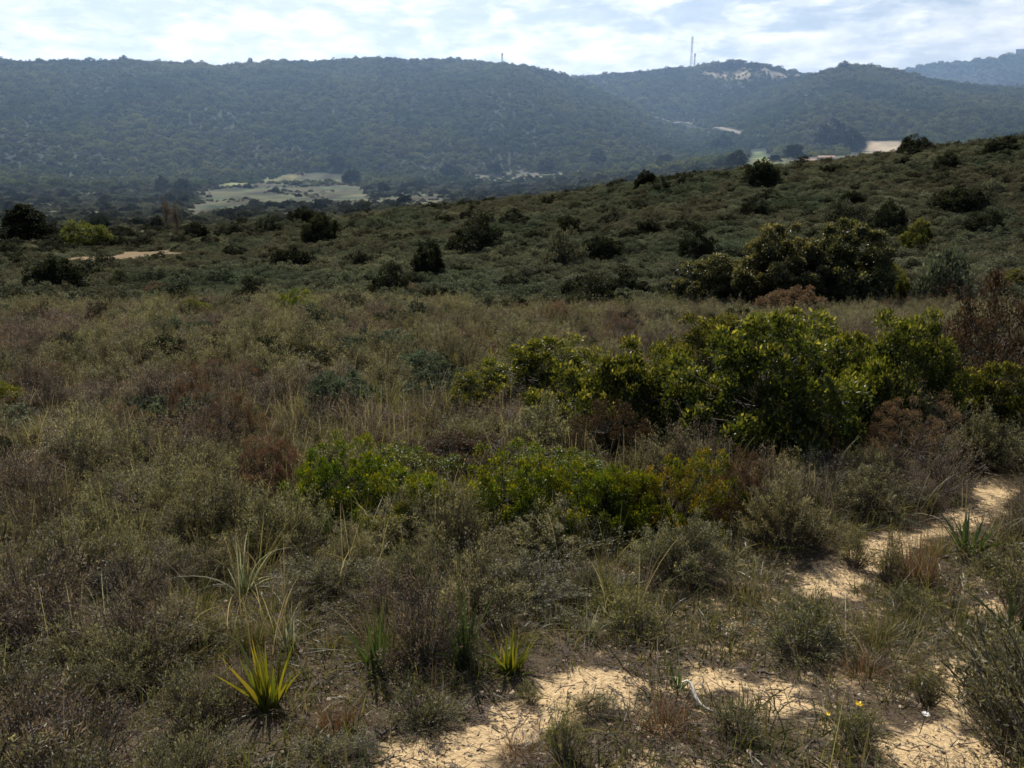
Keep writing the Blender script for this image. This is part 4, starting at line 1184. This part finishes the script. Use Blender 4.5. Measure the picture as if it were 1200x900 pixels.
# more cloud towards the horizon
el = nd.new('ShaderNodeMapRange'); el.inputs[1].default_value = .1; el.inputs[2].default_value = .24; el.inputs[3].default_value = .3; el.inputs[4].default_value = -.1
ln.new(sep.outputs['Z'], el.inputs[0])
ad = nd.new('ShaderNodeMath'); ad.operation = 'ADD'; ln.new(n1.outputs['Fac'], ad.inputs[0]); ln.new(el.outputs[0], ad.inputs[1])
mk = nd.new('ShaderNodeMapRange'); mk.inputs[1].default_value = .5; mk.inputs[2].default_value = .72; mk.inputs[3].default_value = .2; mk.interpolation_type = 'SMOOTHSTEP'
ln.new(ad.outputs[0], mk.inputs[0])
# cloud brightness: grey bases, brighter towards the sun side
n2 = nd.new('ShaderNodeTexNoise'); n2.inputs['Scale'].default_value = 1.7; n2.inputs['Detail'].default_value = 6
ln.new(mp.outputs[0], n2.inputs['Vector'])
cc = ramp(nd, [(1.0, 1.06, 1.12), (1.24, 1.27, 1.29), (1.48, 1.47, 1.45)], [.36, .5, .62]); ln.new(n2.outputs['Fac'], cc.inputs[0])
dt = nd.new('ShaderNodeVectorMath'); dt.operation = 'DOT_PRODUCT'; ln.new(tc.outputs['Generated'], dt.inputs[0]); dt.inputs[1].default_value = sd
br = nd.new('ShaderNodeMapRange'); br.inputs[1].default_value = -.3; br.inputs[2].default_value = .8; br.inputs[3].default_value = .08; br.inputs[4].default_value = 1.0
ln.new(dt.outputs['Value'], br.inputs[0])
cm = nd.new('ShaderNodeMix'); cm.data_type = 'RGBA'; cm.blend_type = 'MULTIPLY'; cm.inputs[0].default_value = 1
ln.new(cc.outputs[0], cm.inputs[6]); ln.new(br.outputs[0], cm.inputs[7])
sk = nd.new('ShaderNodeMix'); sk.data_type = 'RGBA'; sk.blend_type = 'MULTIPLY'; sk.inputs[0].default_value = 1; sk.inputs[7].default_value = (.1, .1, .1, 1)
ln.new(sky.outputs[0], sk.inputs[6])
fx = nd.new('ShaderNodeMix'); fx.data_type = 'RGBA'; ln.new(mk.outputs[0], fx.inputs[0]); ln.new(sk.outputs[2], fx.inputs[6]); ln.new(cm.outputs[2], fx.inputs[7])
ln.new(fx.outputs[2], bg.inputs[0]); bg.inputs[1].default_value = 1.0

# valley haze: one large body of thin blue mist
mb = MB(); mb.box((0, 4000, 40), (9000, 7500, 340))
hm, hnt, hnd, hln = nodes('haze')
vs = hnd.new('ShaderNodeVolumePrincipled')
vs.inputs['Color'].default_value = (.42, .64, 1.0, 1); vs.inputs['Density'].default_value = 4.2e-4; vs.inputs['Anisotropy'].default_value = .35
ho = hnd.new('ShaderNodeOutputMaterial'); hln.new(vs.outputs[0], ho.inputs['Volume'])
hz = bpy.data.objects.new('haze', mb.mesh('haze', [hm])); COL.objects.link(hz); hz['kind'] = 'stuff'; hz['label'] = 'thin blue haze over the valley and far hills'; hz['category'] = 'haze'

# ------------------------------------------------------------------ render settings
sc.view_settings.view_transform = 'Standard'; sc.view_settings.look = 'None'; sc.view_settings.exposure = 0; sc.view_settings.gamma = 1
c = sc.cycles
c.max_bounces = 6; c.diffuse_bounces = 2; c.glossy_bounces = 1; c.transmission_bounces = 3; c.volume_bounces = 0; c.transparent_max_bounces = 4
c.use_denoising = True; c.sample_clamp_indirect = 3; c.sample_clamp_direct = 6
c.filter_width = 1.6
c.use_adaptive_sampling = True; c.adaptive_threshold = .025
